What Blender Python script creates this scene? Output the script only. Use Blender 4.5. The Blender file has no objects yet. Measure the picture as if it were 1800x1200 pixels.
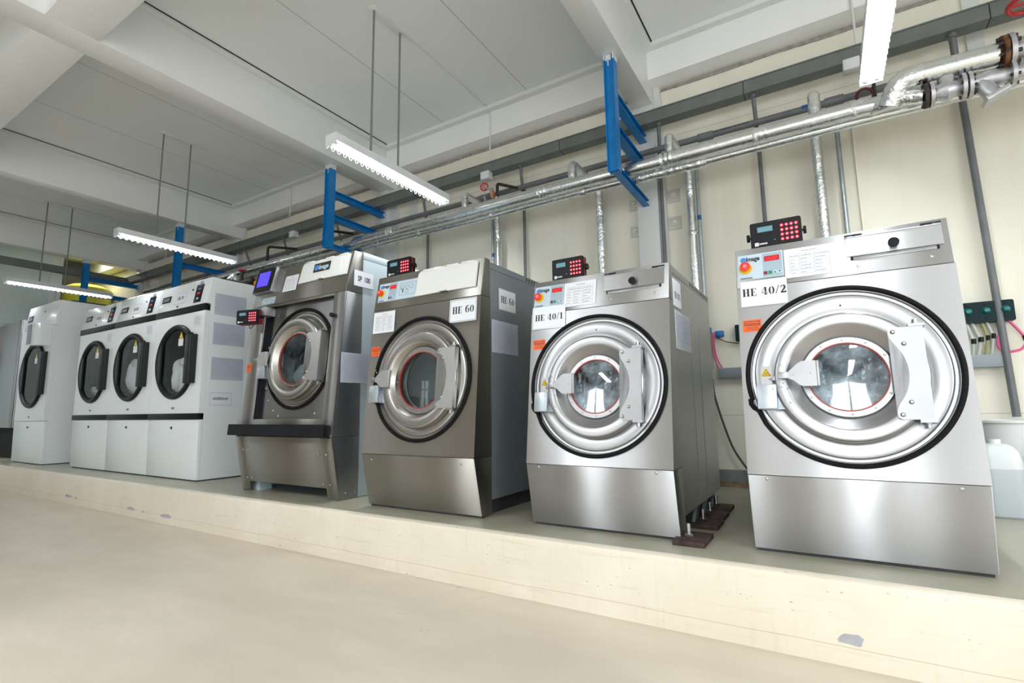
import bpy, bmesh, math, random
from mathutils import Vector, Matrix, noise as mnoise
R = random.Random(7)
sc = bpy.context.scene
COL = sc.collection

# ------------------------------------------------------------------ camera
YAW, PITCH, ROLL, FPX = math.radians(-31.482), math.radians(7.606), math.radians(-0.845), 894.15
fwd = Vector((math.sin(YAW)*math.cos(PITCH), math.cos(YAW)*math.cos(PITCH), math.sin(PITCH)))
r0 = Vector((math.cos(YAW), -math.sin(YAW), 0)); u0 = r0.cross(fwd)
rt = math.cos(ROLL)*r0 + math.sin(ROLL)*u0
up = -math.sin(ROLL)*r0 + math.cos(ROLL)*u0
cam = bpy.data.cameras.new('camera'); camo = bpy.data.objects.new('camera', cam); COL.objects.link(camo)
cam.sensor_width = 36; cam.lens = FPX*36/1800; cam.clip_start = .05
camo.matrix_world = Matrix(((rt.x, up.x, -fwd.x, 0), (rt.y, up.y, -fwd.y, 0), (rt.z, up.z, -fwd.z, 1), (0, 0, 0, 1)))
sc.camera = camo

# ------------------------------------------------------------------ light
sc.view_settings.view_transform = 'Standard'; sc.view_settings.look = 'None'
sc.view_settings.gamma = 1; sc.view_settings.use_curve_mapping = False
sc.view_settings.exposure = 0.40
sc.cycles.max_bounces = 10; sc.cycles.diffuse_bounces = 5; sc.cycles.glossy_bounces = 5
sc.cycles.transparent_max_bounces = 12
sc.cycles.sample_clamp_indirect = 2.5; sc.cycles.caustics_reflective = False; sc.cycles.caustics_refractive = False
sc.cycles.blur_glossy = 1.0; sc.cycles.use_adaptive_sampling = False
W = bpy.data.worlds.new('daylight'); sc.world = W; W.use_nodes = True
W.node_tree.nodes['Background'].inputs[0].default_value = (.86, .94, 1, 1)
W.node_tree.nodes['Background'].inputs[1].default_value = 1.0; W.cycles.sampling_method = 'NONE'

def area(name, loc, rot, sx, sy, power, col=(1, 1, 1)):
    l = bpy.data.lights.new(name, 'AREA'); l.shape = 'RECTANGLE'; l.size = sx; l.size_y = sy
    l.energy = power; l.color = col
    o = bpy.data.objects.new(name, l); o.location = loc; o.rotation_euler = rot; COL.objects.link(o)
    return o
PI = math.pi
YB = -4.6          # rear wall, behind the camera
XR, XL = 4.6, -14.6
DAY = (.93, .97, 1)
# daylight standing in the openings of the rear wall and of the right wall
REAR = [(-1.15, -.75, .0, 2.6, 16), (-.25, .95, .0, 2.9, 48), (1.7, 3.2, .9, 3.3, 50), (-4.7, -3.7, .2, 3.0, 38), (-8.9, -8.3, 1.1, 3.0, 6)]
for i, (x0, x1, z0, z1, p) in enumerate(REAR):
    area('window_daylight', ((x0+x1)/2, YB-.06, (z0+z1)/2), (PI/2, 0, 0), x1-x0, z1-z0, p, DAY)
RIGHT = [(-2.6, 1.6, .9, 3.3, 90)]
for (y0, y1, z0, z1, p) in RIGHT:
    area('window_daylight', (XR+.06, (y0+y1)/2, (z0+z1)/2), (PI/2, 0, PI/2), y1-y0, z1-z0, p, DAY)

# unseen fill lights added for brightness, standing in for further lamp rows
for x, y, p in ((-11.9, .9, 20), (-10.6, -.2, 9), (-6.8, -.2, 17), (-3.1, -.7, 38), (.41, -.9, 32), (3.6, -.4, 60), (-3.1, -2.9, 30), (.41, -2.9, 30), (3.6, 3.1, 40)):
    area('lamp_or_fill_light', (x, y, 3.05), (0, 0, 0), .14, 1.3, p, (.93, .98, 1))
area('lamp_or_fill_light', (-13.3, 4.25, 4.43), (0, 0, 0), .12, .9, 14, (1, .97, .80))  # unseen warm fill light, added to brighten the far corner behind the beam
# ------------------------------------------------------------------ materials
def nd(nt, t, **k):
    n = nt.nodes.new(t)
    for a, v in k.items(): setattr(n, a, v)
    return n
def base(name):
    m = bpy.data.materials.new(name); m.use_nodes = True
    nt = m.node_tree; b = nt.nodes['Principled BSDF']
    return m, nt, b
def mixc(nt, fac, a, b, blend='MIX'):
    n = nd(nt, 'ShaderNodeMix', data_type='RGBA', blend_type=blend)
    if isinstance(fac, (int, float)): n.inputs[0].default_value = fac
    else: nt.links.new(fac, n.inputs[0])
    for s, v in ((6, a), (7, b)):
        if isinstance(v, tuple): n.inputs[s].default_value = (*v[:3], 1)
        else: nt.links.new(v, n.inputs[s])
    return n.outputs[2]
def tex(nt, kind, scale, detail=3, mapping=None, coord='Object', rough=.5):
    tc = nd(nt, 'ShaderNodeTexCoord'); out = tc.outputs[coord]
    if mapping:
        mp = nd(nt, 'ShaderNodeMapping'); mp.inputs['Scale'].default_value = mapping
        nt.links.new(out, mp.inputs[0]); out = mp.outputs[0]
    t = nd(nt, kind); t.inputs['Scale'].default_value = scale
    if 'Detail' in t.inputs: t.inputs['Detail'].default_value = detail
    if 'Roughness' in t.inputs and kind == 'ShaderNodeTexNoise': t.inputs['Roughness'].default_value = rough
    nt.links.new(out, t.inputs['Vector'])
    return t.outputs[0]
def ramp(nt, src, a, b, ca=0., cb=1.):
    n = nd(nt, 'ShaderNodeMapRange'); n.inputs[1].default_value = a; n.inputs[2].default_value = b
    n.inputs[3].default_value = ca; n.inputs[4].default_value = cb; n.clamp = True
    nt.links.new(src, n.inputs[0]); return n.outputs[0]
def bump(nt, b, src, strength, dist=.01, prev=None):
    n = nd(nt, 'ShaderNodeBump'); n.inputs['Strength'].default_value = strength; n.inputs['Distance'].default_value = dist
    nt.links.new(src, n.inputs['Height'])
    if prev is not None: nt.links.new(prev, n.inputs['Normal'])
    nt.links.new(n.outputs[0], b.inputs['Normal']); return n.outputs[0]
def plain(name, c, rough=.5, metal=0, var=.05, nscale=6, bmp=0, coat=0, spec=.5):
    m, nt, b = base(name)
    b.inputs['Roughness'].default_value = rough; b.inputs['Metallic'].default_value = metal
    b.inputs['Specular IOR Level'].default_value = spec
    if coat: b.inputs['Coat Weight'].default_value = coat; b.inputs['Coat Roughness'].default_value = .08
    n = tex(nt, 'ShaderNodeTexNoise', nscale, 4)
    d = tuple(max(0, x*(1-var*2)) for x in c)
    nt.links.new(mixc(nt, ramp(nt, n, .3, .7), d, c), b.inputs['Base Color'])
    if bmp: bump(nt, b, n, bmp)
    return m
def steel(name, c, rough, aniso=1.0, dents=.12, streak=(.5, .5, 45), rot=.25):
    m, nt, b = base(name)
    b.inputs['Metallic'].default_value = 1
    if aniso:
        tg = nd(nt, 'ShaderNodeTangent', direction_type='UV_MAP', uv_map='flat'); nt.links.new(tg.outputs[0], b.inputs['Tangent'])
    b.inputs['Anisotropic'].default_value = aniso; b.inputs['Anisotropic Rotation'].default_value = rot
    s = tex(nt, 'ShaderNodeTexNoise', 4, 4, streak)
    nt.links.new(mixc(nt, ramp(nt, s, .3, .7), tuple(x*.985 for x in c), c), b.inputs['Base Color'])
    nt.links.new(ramp(nt, s, .3, .7, rough*.95, rough*1.05), b.inputs['Roughness'])
    d = tex(nt, 'ShaderNodeTexNoise', 2.3, 1)
    p = bump(nt, b, d, dents, .05)
    return m
def emit(name, c, s):
    m, nt, b = base(name)
    b.inputs['Base Color'].default_value = (*c, 1); b.inputs['Emission Color'].default_value = (*c, 1)
    b.inputs['Emission Strength'].default_value = s; m.cycles.emission_sampling = 'NONE'; return m
def lines(nt, axis, period, width, offset=0.):
    """1 on thin lines every `period` along an axis (object space = world space for these meshes)"""
    g = nd(nt, 'ShaderNodeNewGeometry'); sp = nd(nt, 'ShaderNodeSeparateXYZ'); nt.links.new(g.outputs['Position'], sp.inputs[0])
    a = nd(nt, 'ShaderNodeMath', operation='ADD'); nt.links.new(sp.outputs[axis], a.inputs[0]); a.inputs[1].default_value = 100*period-offset
    f = nd(nt, 'ShaderNodeMath', operation='MODULO'); nt.links.new(a.outputs[0], f.inputs[0]); f.inputs[1].default_value = period
    l = nd(nt, 'ShaderNodeMath', operation='LESS_THAN'); nt.links.new(f.outputs[0], l.inputs[0]); l.inputs[1].default_value = width
    return l.outputs[0]

M = {}
M['steel'] = steel('brushed_steel_bright', (.55, .555, .575), .38)
M['steel_flat'] = steel('door_steel', (.43, .432, .445), .33, 0, .04, (1, 1, 1))
M['steel_brown_reflect'] = steel('brushed_steel_brown_reflect', (.44, .425, .395), .38)  # same steel, dim brownish reflections of the left side put into its colour
M['steel_brown_reflect_flat'] = steel('door_steel_brown_reflect', (.47, .455, .43), .33, 0, .04, (1, 1, 1))  # door steel with the brownish reflected tone painted in
M['steel_side'] = steel('steel_side', (.50, .51, .53), .36, .9, .10)
M['bracket'] = plain('bracket_steel', (.40, .40, .41), .38, 1, .05)
M['bracket_lifted'] = plain('bracket_lifted', (.60, .60, .60), .36, .8, .05)  # lighter copy of the bracket steel, colour raised to offset dark reflections
M['lock_grey'] = plain('lock_grey', (.50, .55, .60), .35, .6, .03)
M['bolt'] = plain('bolt', (.55, .54, .52), .28, 1, .1, 60)
M['grey_paint'] = plain('grey_blue_paint', (.17, .20, .22), .24, 0, .05, 3, 0, .2)
M['pale_paint'] = plain('pale_blue_paint', (.55, .64, .70), .35, 0, .03, 3, 0, .2)
M['white_enamel'] = plain('white_enamel', (.82, .86, .89), .28, 0, .02, 2, 0, .25)
M['white_plastic'] = plain('white_plastic', (.78, .79, .78), .35, 0, .02)
M['black_rubber'] = plain('black_rubber', (.008, .008, .009), .6, 0, .3, 80, .08, 0, .15)
M['black_plastic'] = plain('black_plastic', (.010, .011, .014), .42, 0, .2, 20, 0, 0, .22)
M['handle_grey'] = plain('handle_grey', (.022, .024, .027), .42, 0, .1, 9, 0, 0, .25)
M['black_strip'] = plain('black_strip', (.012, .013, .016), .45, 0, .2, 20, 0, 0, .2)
M['dark_gap'] = plain('dark_gap', (.01, .01, .01), .8, 0)
M['dark_base'] = plain('dark_base', (.05, .052, .055), .6, 0, .3, 12)
M['red_seal'] = plain('red_seal', (.42, .05, .035), .45, 0, .1)
M['red_edge'] = plain('red_edge', (.35, .01, .02), .4, 0, .1)
M['red_btn'] = plain('red_button', (.85, .035, .02), .35, 0, .03)
M['yellow'] = plain('yellow_ring', (.80, .55, .01), .4, 0, .05)
M['green_btn'] = plain('green_button', (.01, .28, .17), .4)
M['maroon_btn'] = plain('maroon_button', (.20, .02, .035), .4)
M['panel_blue'] = plain('panel_overlay', (.52, .64, .74), .35, 0, .02)
M['panel_blue2'] = plain('panel_overlay_dark', (.36, .46, .54), .35, 0, .02)
M['ink'] = plain('ink', (.02, .022, .025), .6)
M['ink_grey'] = plain('ink_grey', (.20, .22, .26), .6)
M['paper'] = plain('paper', (.80, .82, .88), .5, 0, .015, 4)
M['paper_blue'] = plain('paper_behind_film', (.50, .54, .64), .3, 0, .04, 9)
M['ink_faint'] = plain('ink_faint', (.44, .48, .57), .4)
M['film'] = plain('film_border', (.58, .62, .66), .2, 0, .03)
M['orange'] = plain('orange_sticker', (.90, .13, .015), .45, 0, .04)
M['logo_blue'] = plain('logo_blue', (.06, .25, .62), .3)
M['blue_paint'] = plain('blue_paint', (.0, .20, .56), .38, 0, .10, 8, .05)
M['blue_dark'] = plain('blue_tape', (.01, .09, .32), .4)
M['tray'] = plain('tray_grey', (.19, .21, .20), .55, .3, .10, 6, .05)
M['pvc'] = plain('grey_pvc', (.17, .18, .19), .45, 0, .12, 9)
M['galv'] = plain('galvanised', (.42, .48, .50), .35, .7, .12, 14)
M['iron'] = plain('dark_iron', (.07, .055, .05), .6, .4, .3, 20, .1)
M['rust'] = plain('rusty_plate', (.085, .050, .045), .7, .2, .35, 18, .2)
M['rust_orange'] = plain('rusty_flange', (.30, .12, .04), .7, .2, .5, 22, .2)
M['valve'] = plain('silver_painted_cast', (.55, .55, .58), .38, .7, .08, 30, .15)
M['red_wheel'] = plain('red_wheel', (.55, .02, .03), .4)
M['darkred'] = plain('dark_red_ring', (.09, .008, .01), .5)
M['white_box'] = plain('white_box', (.75, .76, .78), .45)
M['orange_tag'] = plain('orange_tag', (.8,.3,.02), .5)
M['lamp_body'] = plain('lamp_body', (.78, .80, .82), .35)
M['wire_white'] = plain('wire_white', (.85, .87, .9), .35)
M['rod'] = plain('rod_grey', (.24, .26, .25), .5, .3)
M['teal_panel'] = plain('teal_black_panel', (.004, .022, .028), .5, 0, .2, 9, 0, 0, .2)
M['teal_cap'] = plain('teal_cap', (.01, .16, .16), .25)
M['pink'] = plain('pink_hose', (.75, .12, .30), .35)
M['hose_clear'] = plain('clear_hose', (.50, .54, .52), .3)
M['hose_green'] = plain('green_hose', (.35, .36, .14), .4)
M['cable_dark'] = plain('dark_green_cable', (.03, .055, .045), .5)
M['duct'] = plain('grey_duct', (.27, .31, .34), .45)
M['blue_conn'] = plain('blue_connector', (.01, .16, .45), .4)
M['cloth'] = plain('white_cloth', (.78, .80, .82), .9, 0, .06, 8, .3)
M['yellow_tank'] = plain('yellow_tank', (.62, .58, .08), .5)
M['pale_panel'] = plain('pale_green_panel', (.74, .86, .86), .30, 0, .03, 2, 0, .3)
M['concrete_patch'] = plain('bare_patch', (.46, .46, .50), .8, 0, .12, 25, .2)
M['tubes'] = emit('tube_glow', (.93, .98, 1), 8); M['tubes'].cycles.emission_sampling = 'NONE'
M['screen_blue'] = emit('screen_blue', (.06, .04, .95), 1.0)
M['lcd'] = emit('lcd', (.10, .22, .28), .35)
M['led_red'] = emit('led_red', (.9, .01, .015), .9)
M['key_red'] = emit('key_red', (.90, .02, .06), .5)
M['key_white'] = emit('key_white', (1, .65, .70), .8)
M['led_panel'] = emit('led_panel', (.30, .005, .01), .5)

def mk_foil(name, c, crumple):
    m, nt, b = base(name)
    b.inputs['Metallic'].default_value = 1; b.inputs['Base Color'].default_value = (*c, 1)
    n1 = tex(nt, 'ShaderNodeTexNoise', 9, 5, (1, 1, 1), rough=.6); n2 = tex(nt, 'ShaderNodeTexVoronoi', 30)
    nt.links.new(ramp(nt, n1, .3, .7, .18, .34), b.inputs['Roughness'])
    p = bump(nt, b, n1, crumple, .02); bump(nt, b, n2, crumple*.55, .012, p)
    return m
M['foil'] = mk_foil('foil_wrap', (.72, .74, .74), .10)
M['foil_crumpled'] = mk_foil('foil_crumpled', (.80, .82, .82), .55)

def mk_floor():
    m, nt, b = base('polished_beige_floor')
    n = tex(nt, 'ShaderNodeTexNoise', 1.0, 6, (.8, 1.8, 1), rough=.6); n2 = tex(nt, 'ShaderNodeTexNoise', 2.6, 8, (.7, 2.2, 1), rough=.65)
    c = mixc(nt, ramp(nt, n, .35, .65), (.51, .445, .36), (.62, .545, .455))
    c = mixc(nt, ramp(nt, n2, .42, .72, 0, .40), c, (.52, .48, .39))
    w = tex(nt, 'ShaderNodeTexNoise', 1.7, 1, (1, 1, 1)); w2 = tex(nt, 'ShaderNodeTexNoise', 1.6, 1, (3, .35, 1))     # fine scratches
    cp = nd(nt, 'ShaderNodeMath', operation='COMPARE'); nt.links.new(w2, cp.inputs[0]); cp.inputs[1].default_value = .5; cp.inputs[2].default_value = .0009
    k = nd(nt, 'ShaderNodeMath', operation='MULTIPLY'); nt.links.new(cp.outputs[0], k.inputs[0]); nt.links.new(ramp(nt, w, .52, .60, 0, .25), k.inputs[1])
    c = mixc(nt, k.outputs[0], c, (.24, .20, .15))
    nt.links.new(c, b.inputs['Base Color'])
    nt.links.new(ramp(nt, n2, .3, .7, .30, .38), b.inputs['Roughness'])
    return m
M['floor'] = mk_floor()
def mk_plinth_top():
    m, nt, b = base('plinth_top')
    n = tex(nt, 'ShaderNodeTexNoise', 2.2, 6, rough=.6)
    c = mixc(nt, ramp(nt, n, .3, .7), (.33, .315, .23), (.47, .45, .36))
    nt.links.new(c, b.inputs['Base Color']); b.inputs['Roughness'].default_value = .3
    return m
def mk_plinth_face():
    m, nt, b = base('plinth_face')
    n = tex(nt, 'ShaderNodeTexNoise', 1.4, 6, rough=.6)
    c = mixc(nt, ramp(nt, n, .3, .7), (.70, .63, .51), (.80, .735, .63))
    h = tex(nt, 'ShaderNodeTexNoise', 2.0, 5, (1.2, 1, 22), rough=.65)        # scuffs running along the face
    c = mixc(nt, ramp(nt, h, .56, .70, 0, .32), c, (.50, .45, .36))
    v = tex(nt, 'ShaderNodeTexNoise', 5, 3, (9, 1, .5), rough=.6)
    c = mixc(nt, ramp(nt, v, .55, .72, 0, .15), c, (.50, .45, .36))
    s = tex(nt, 'ShaderNodeTexNoise', 40, 2, (1, 1, 3)); s2 = tex(nt, 'ShaderNodeTexNoise', 2.5, 2, (1, 1, 8))
    k = nd(nt, 'ShaderNodeMath', operation='MULTIPLY'); nt.links.new(ramp(nt, s, .68, .71), k.inputs[0]); nt.links.new(ramp(nt, s2, .52, .62), k.inputs[1])
    c = mixc(nt, k.outputs[0], c, (.16, .13, .10))
    # the hairline crack low down along the face
    g = nd(nt, 'ShaderNodeNewGeometry'); sp = nd(nt, 'ShaderNodeSeparateXYZ'); nt.links.new(g.outputs['Position'], sp.inputs[0])
    wv = tex(nt, 'ShaderNodeTexNoise', 1.6, 3); ad = nd(nt, 'ShaderNodeMath', operation='MULTIPLY_ADD'); nt.links.new(wv, ad.inputs[0]); ad.inputs[1].default_value = .022; nt.links.new(sp.outputs[2], ad.inputs[2])
    cr = nd(nt, 'ShaderNodeMath', operation='COMPARE'); nt.links.new(ad.outputs[0], cr.inputs[0]); cr.inputs[1].default_value = .083; cr.inputs[2].default_value = .0016
    c = mixc(nt, ramp(nt, cr.outputs[0], 0, 1, 0, .45), c, (.40, .22, .12))
    nt.links.new(c, b.inputs['Base Color']); b.inputs['Roughness'].default_value = .42
    bump(nt, b, h, .06, .01)
    return m
M['plinth_top'] = mk_plinth_top(); M['plinth_face'] = mk_plinth_face()
def mk_wall():
    m, nt, b = base('cream_wall')
    n = tex(nt, 'ShaderNodeTexNoise', .9, 5, rough=.6); v = tex(nt, 'ShaderNodeTexNoise', 1.2, 5, (3.5, 1, .35), rough=.6)
    c = mixc(nt, ramp(nt, n, .3, .7), (.82, .79, .67), (.87, .84, .725))
    c = mixc(nt, ramp(nt, v, .5, .8, 0, .22), c, (.50, .49, .38))
    l1 = lines(nt, 2, 2.72, .006, .92)
    c = mixc(nt, ramp(nt, l1, 0, 1, 0, .5), c, (.35, .33, .26))
    nt.links.new(c, b.inputs['Base Color']); b.inputs['Roughness'].default_value = .7
    bump(nt, b, v, .05, .02)
    return m
M['wall'] = mk_wall()
def mk_ceiling():
    m, nt, b = base('ceiling_panels')
    n = tex(nt, 'ShaderNodeTexNoise', .7, 4)
    c = mixc(nt, ramp(nt, n, .3, .7), (.80, .83, .83), (.86, .88, .88))
    l1 = lines(nt, 0, 1.18, .010, -2.555)
    c = mixc(nt, ramp(nt, l1, 0, 1, 0, .55), c, (.22, .23, .23))
    nt.links.new(c, b.inputs['Base Color']); b.inputs['Roughness'].default_value = .6
    return m
M['ceiling'] = mk_ceiling()
M['beam'] = plain('beam_white', (.88, .89, .88), .32, 0, .03, 1.5, 0, .15)
M['column'] = plain('column_white', (.74, .75, .73), .4, 0, .03, 1.5)
M['trim'] = plain('trim_shade', (.78, .80, .78), .45, 0, .02)
M['plate_cream'] = plain('plate_cream', (.66, .65, .60), .5)
M['dado'] = plain('grey_dado', (.26, .29, .29), .6, 0, .2, 4)
M['dado_rust'] = plain('rusty_dado', (.27, .19, .12), .8, 0, .3, 14)
M['dull_wall'] = plain('rear_wall', (.45, .44, .41), .7, 0, .06, 2)
M['brown_dark_sheet'] = plain('brown_reflect_sheet', (.20, .17, .14), .7, 0, .1, 1)
M['dark_store'] = plain('dark_store', (.07, .07, .06), .8, 0, .3, 3)

def mk_glass(name, haze, tint, ior=1.6, splash=0.):
    """a thin pane: transparent with a Fresnel reflection, foam and droplets on its inner side"""
    m = bpy.data.materials.new(name); m.use_nodes = True; nt = m.node_tree; nt.nodes.clear()
    o = nd(nt, 'ShaderNodeOutputMaterial'); t = nd(nt, 'ShaderNodeBsdfTransparent'); t.inputs[0].default_value = (*tint, 1)
    g = nd(nt, 'ShaderNodeBsdfGlossy'); g.inputs['Roughness'].default_value = .02; g.inputs[0].default_value = (1, 1, 1, 1)
    f = nd(nt, 'ShaderNodeFresnel'); f.inputs[0].default_value = ior
    mx = nd(nt, 'ShaderNodeMixShader'); nt.links.new(f.outputs[0], mx.inputs[0])
    d = nd(nt, 'ShaderNodeBsdfDiffuse'); d.inputs[0].default_value = (.62, .78, .92, 1)
    m2 = nd(nt, 'ShaderNodeMixShader')
    a = tex(nt, 'ShaderNodeTexNoise', 5, 5, (1, 1, 1), rough=.65); b_ = tex(nt, 'ShaderNodeTexNoise', 26, 4, (1, 1, .55), rough=.7)
    k = nd(nt, 'ShaderNodeMath', operation='MULTIPLY_ADD'); nt.links.new(ramp(nt, a, .40, .72, 0, haze), k.inputs[0]); k.inputs[1].default_value = 1
    nt.links.new(ramp(nt, b_, .56, .70, 0, splash), k.inputs[2]); k.use_clamp = True
    nt.links.new(k.outputs[0], m2.inputs[0]); nt.links.new(t.outputs[0], m2.inputs[1]); nt.links.new(d.outputs[0], m2.inputs[2])
    nt.links.new(m2.outputs[0], mx.inputs[1]); nt.links.new(g.outputs[0], mx.inputs[2])
    nt.links.new(mx.outputs[0], o.inputs[0]); return m
M['glass_wet'] = mk_glass('wet_glass', .75, (.58, .70, .80), 2.3, .50)
M['glass_foam'] = mk_glass('foamy_glass', .12, (.55, .62, .62), 1.5, .1)
M['glass_thin'] = mk_glass('dryer_glass', .0, (.90, .93, .94), 1.2)
M['glass'] = mk_glass('door_glass', .0, (.92, .95, .96), 1.45)
def mk_drum():
    m, nt, b = base('perforated_drum')
    b.inputs['Metallic'].default_value = .4; b.inputs['Roughness'].default_value = .45
    v = tex(nt, 'ShaderNodeTexVoronoi', 27)
    nt.links.new(mixc(nt, ramp(nt, v, .34, .40), (.015, .02, .02), (.80, .85, .85)), b.inputs['Base Color'])
    return m
M['drum'] = mk_drum()
M['drum_dark'] = plain('drum_dark', (.10, .13, .15), .35, .8, .3, 12)
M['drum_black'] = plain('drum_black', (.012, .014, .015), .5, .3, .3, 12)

# ------------------------------------------------------------------ mesh builder
def frame(o, u, v):
    u = Vector(u).normalized(); v = Vector(v).normalized(); w = u.cross(v)
    return Matrix(((u.x, v.x, w.x, o[0]), (u.y, v.y, w.y, o[1]), (u.z, v.z, w.z, o[2]), (0, 0, 0, 1)))
I4 = Matrix.Identity(4)
def fillet(pts, rad, n=5):
    pts = [Vector(p) for p in pts]; out = [pts[0]]
    for i in range(1, len(pts)-1):
        a, b, c = pts[i-1], pts[i], pts[i+1]
        d1 = (a-b); d2 = (c-b); r = min(rad, d1.length*.45, d2.length*.45)
        p1 = b+d1.normalized()*r; p2 = b+d2.normalized()*r
        for k in range(n+1):
            t = k/n; out.append((1-t)**2*p1+2*t*(1-t)*b+t*t*p2)
    out.append(pts[-1]); return out
class MB:
    def __init__(s, m=None): s.bm = bmesh.new(); s.m = m or I4
    def V(s, p): return s.bm.verts.new(s.m @ Vector(p))
    def F(s, vs):
        try: return s.bm.faces.new(vs)
        except ValueError: return None
    def shell(s, x0, x1, y0, y1, z0, z1):
        """a cabinet: a box open towards the front (y0)"""
        c = [s.V((x, y, z)) for x in (x0, x1) for y in (y0, y1) for z in (z0, z1)]
        for q in ((0, 1, 3, 2), (4, 6, 7, 5), (2, 3, 7, 6), (0, 2, 6, 4), (1, 5, 7, 3)): s.F([c[i] for i in q])
        return s
    def box(s, x0, x1, y0, y1, z0, z1, bev=0):
        c = [s.V((x, y, z)) for x in (x0, x1) for y in (y0, y1) for z in (z0, z1)]
        fs = [s.F([c[i] for i in q]) for q in ((0, 1, 3, 2), (4, 6, 7, 5), (0, 4, 5, 1), (2, 3, 7, 6), (0, 2, 6, 4), (1, 5, 7, 3))]
        if bev:
            es = list({e for f in fs for e in f.edges})
            bmesh.ops.bevel(s.bm, geom=es, offset=bev, segments=2, affect='EDGES', profile=.5)
        return s
    def prism(s, pts, fn, a, b, bev=0):
        """polygon pts (p,q); fn(p,q,t)->xyz; swept t from a to b"""
        A = [s.V(fn(p, q, a)) for p, q in pts]; B = [s.V(fn(p, q, b)) for p, q in pts]
        n = len(pts); fs = [s.F(A[::-1]), s.F(B)]
        for i in range(n): fs.append(s.F([A[i], A[(i+1) % n], B[(i+1) % n], B[i]]))
        if bev:
            es = list({e for f in fs if f for e in f.edges})
            bmesh.ops.bevel(s.bm, geom=es, offset=bev, segments=2, affect='EDGES', profile=.5)
        return s
    def plate(s, pts, w0, w1, bev=0): return s.prism(pts, lambda p, q, t: (p, q, t), w0, w1, bev)
    def cyl(s, p0, p1, r, n=20, r2=None, caps=True):
        p0, p1 = Vector(p0), Vector(p1); d = (p1-p0).normalized(); r2 = r if r2 is None else r2
        a = d.orthogonal().normalized(); b = d.cross(a)
        A = [s.V(p0+r*(math.cos(t)*a+math.sin(t)*b)) for t in [2*PI*i/n for i in range(n)]]
        B = [s.V(p1+r2*(math.cos(t)*a+math.sin(t)*b)) for t in [2*PI*i/n for i in range(n)]]
        for i in range(n): s.F([A[i], A[(i+1) % n], B[(i+1) % n], B[i]])
        if caps: s.F(A[::-1]); s.F(B)
        return s
    def tube(s, pts, r, n=10, closed=False, caps=True, jit=0):
        pts = [Vector(p) for p in pts]; N = len(pts); rings = []
        tan = []
        for i in range(N):
            if closed: t = pts[(i+1) % N]-pts[i-1]
            else: t = pts[min(i+1, N-1)]-pts[max(i-1, 0)]
            tan.append(t.normalized())
        a = tan[0].orthogonal().normalized()
        for i in range(N):
            a = (a-tan[i]*a.dot(tan[i])).normalized(); b = tan[i].cross(a)
            rr = r[i] if isinstance(r, (list, tuple)) else r
            if jit: rr *= 1+jit*mnoise.noise(pts[i]*23)
            rings.append([s.V(pts[i]+rr*(math.cos(2*PI*k/n)*a+math.sin(2*PI*k/n)*b)) for k in range(n)])
        for i in range(N if closed else N-1):
            A, B = rings[i], rings[(i+1) % N]
            for k in range(n): s.F([A[k], A[(k+1) % n], B[(k+1) % n], B[k]])
        if caps and not closed: s.F(rings[0][::-1]); s.F(rings[-1])
        return s
    def lathe(s, prof, c=(0, 0, 0), n=72, axis='z', close=False):
        """profile of (r, w) around the local w (z) axis at centre c"""
        c = Vector(c); rings = []
        for r, w in prof:
            ring = []
            for k in range(n):
                t = 2*PI*k/n; x, y = r*math.cos(t), r*math.sin(t)
                p = {'z': (x, y, w), 'x': (w, x, y), 'y': (x, w, y)}[axis]
                ring.append(s.V(c+Vector(p)))
            rings.append(ring)
        m = len(rings)
        for i in range(m if close else m-1):
            A, B = rings[i], rings[(i+1) % m]
            for k in range(n): s.F([A[k], A[(k+1) % n], B[(k+1) % n], B[k]])
        return s, rings
    def disc(s, c, r, w0, w1, n=32): return s.cyl((c[0], c[1], w0), (c[0], c[1], w1), r, n)
    def ring(s, c, ro, ri, w0, w1, n=64):
        s.lathe([(ri, w0), (ro, w0), (ro, w1), (ri, w1)], (c[0], c[1], 0), n, close=True); return s
    def holed(s, x0, x1, y0, y1, c, r, w0, w1, n=96):
        """rectangular plate with a round hole"""
        for w in (w0, w1):
            cir = []; rec = []
            for k in range(n):
                t = 2*PI*k/n; dx, dy = math.cos(t), math.sin(t); cir.append(s.V((c[0]+r*dx, c[1]+r*dy, w)))
                tx = ((x1-c[0])/dx if dx > 1e-9 else (x0-c[0])/dx if dx < -1e-9 else 1e9)
                ty = ((y1-c[1])/dy if dy > 1e-9 else (y0-c[1])/dy if dy < -1e-9 else 1e9)
                q = min(tx, ty); rec.append(s.V((c[0]+q*dx, c[1]+q*dy, w)))
            for k in range(n): s.F([cir[k], rec[k], rec[(k+1) % n], cir[(k+1) % n]])
            for cx_, cy_ in ((x0, y0), (x1, y0), (x1, y1), (x0, y1)):
                a = math.atan2(cy_-c[1], cx_-c[0]) % (2*PI); k = int(a/(2*PI)*n) % n
                s.F([rec[k], s.V((cx_, cy_, w)), rec[(k+1) % n]])
            if w == w0: C0, R0 = cir, rec
        for k in range(n): s.F([C0[k], C0[(k+1) % n], cir[(k+1) % n], cir[k]])
        a = [s.V(p) for p in ((x0, y0, w0), (x1, y0, w0), (x1, y1, w0), (x0, y1, w0))]; b = [s.V(p) for p in ((x0, y0, w1), (x1, y0, w1), (x1, y1, w1), (x0, y1, w1))]
        for i in range(4): s.F([a[i], a[(i+1) % 4], b[(i+1) % 4], b[i]])
        return s
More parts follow.
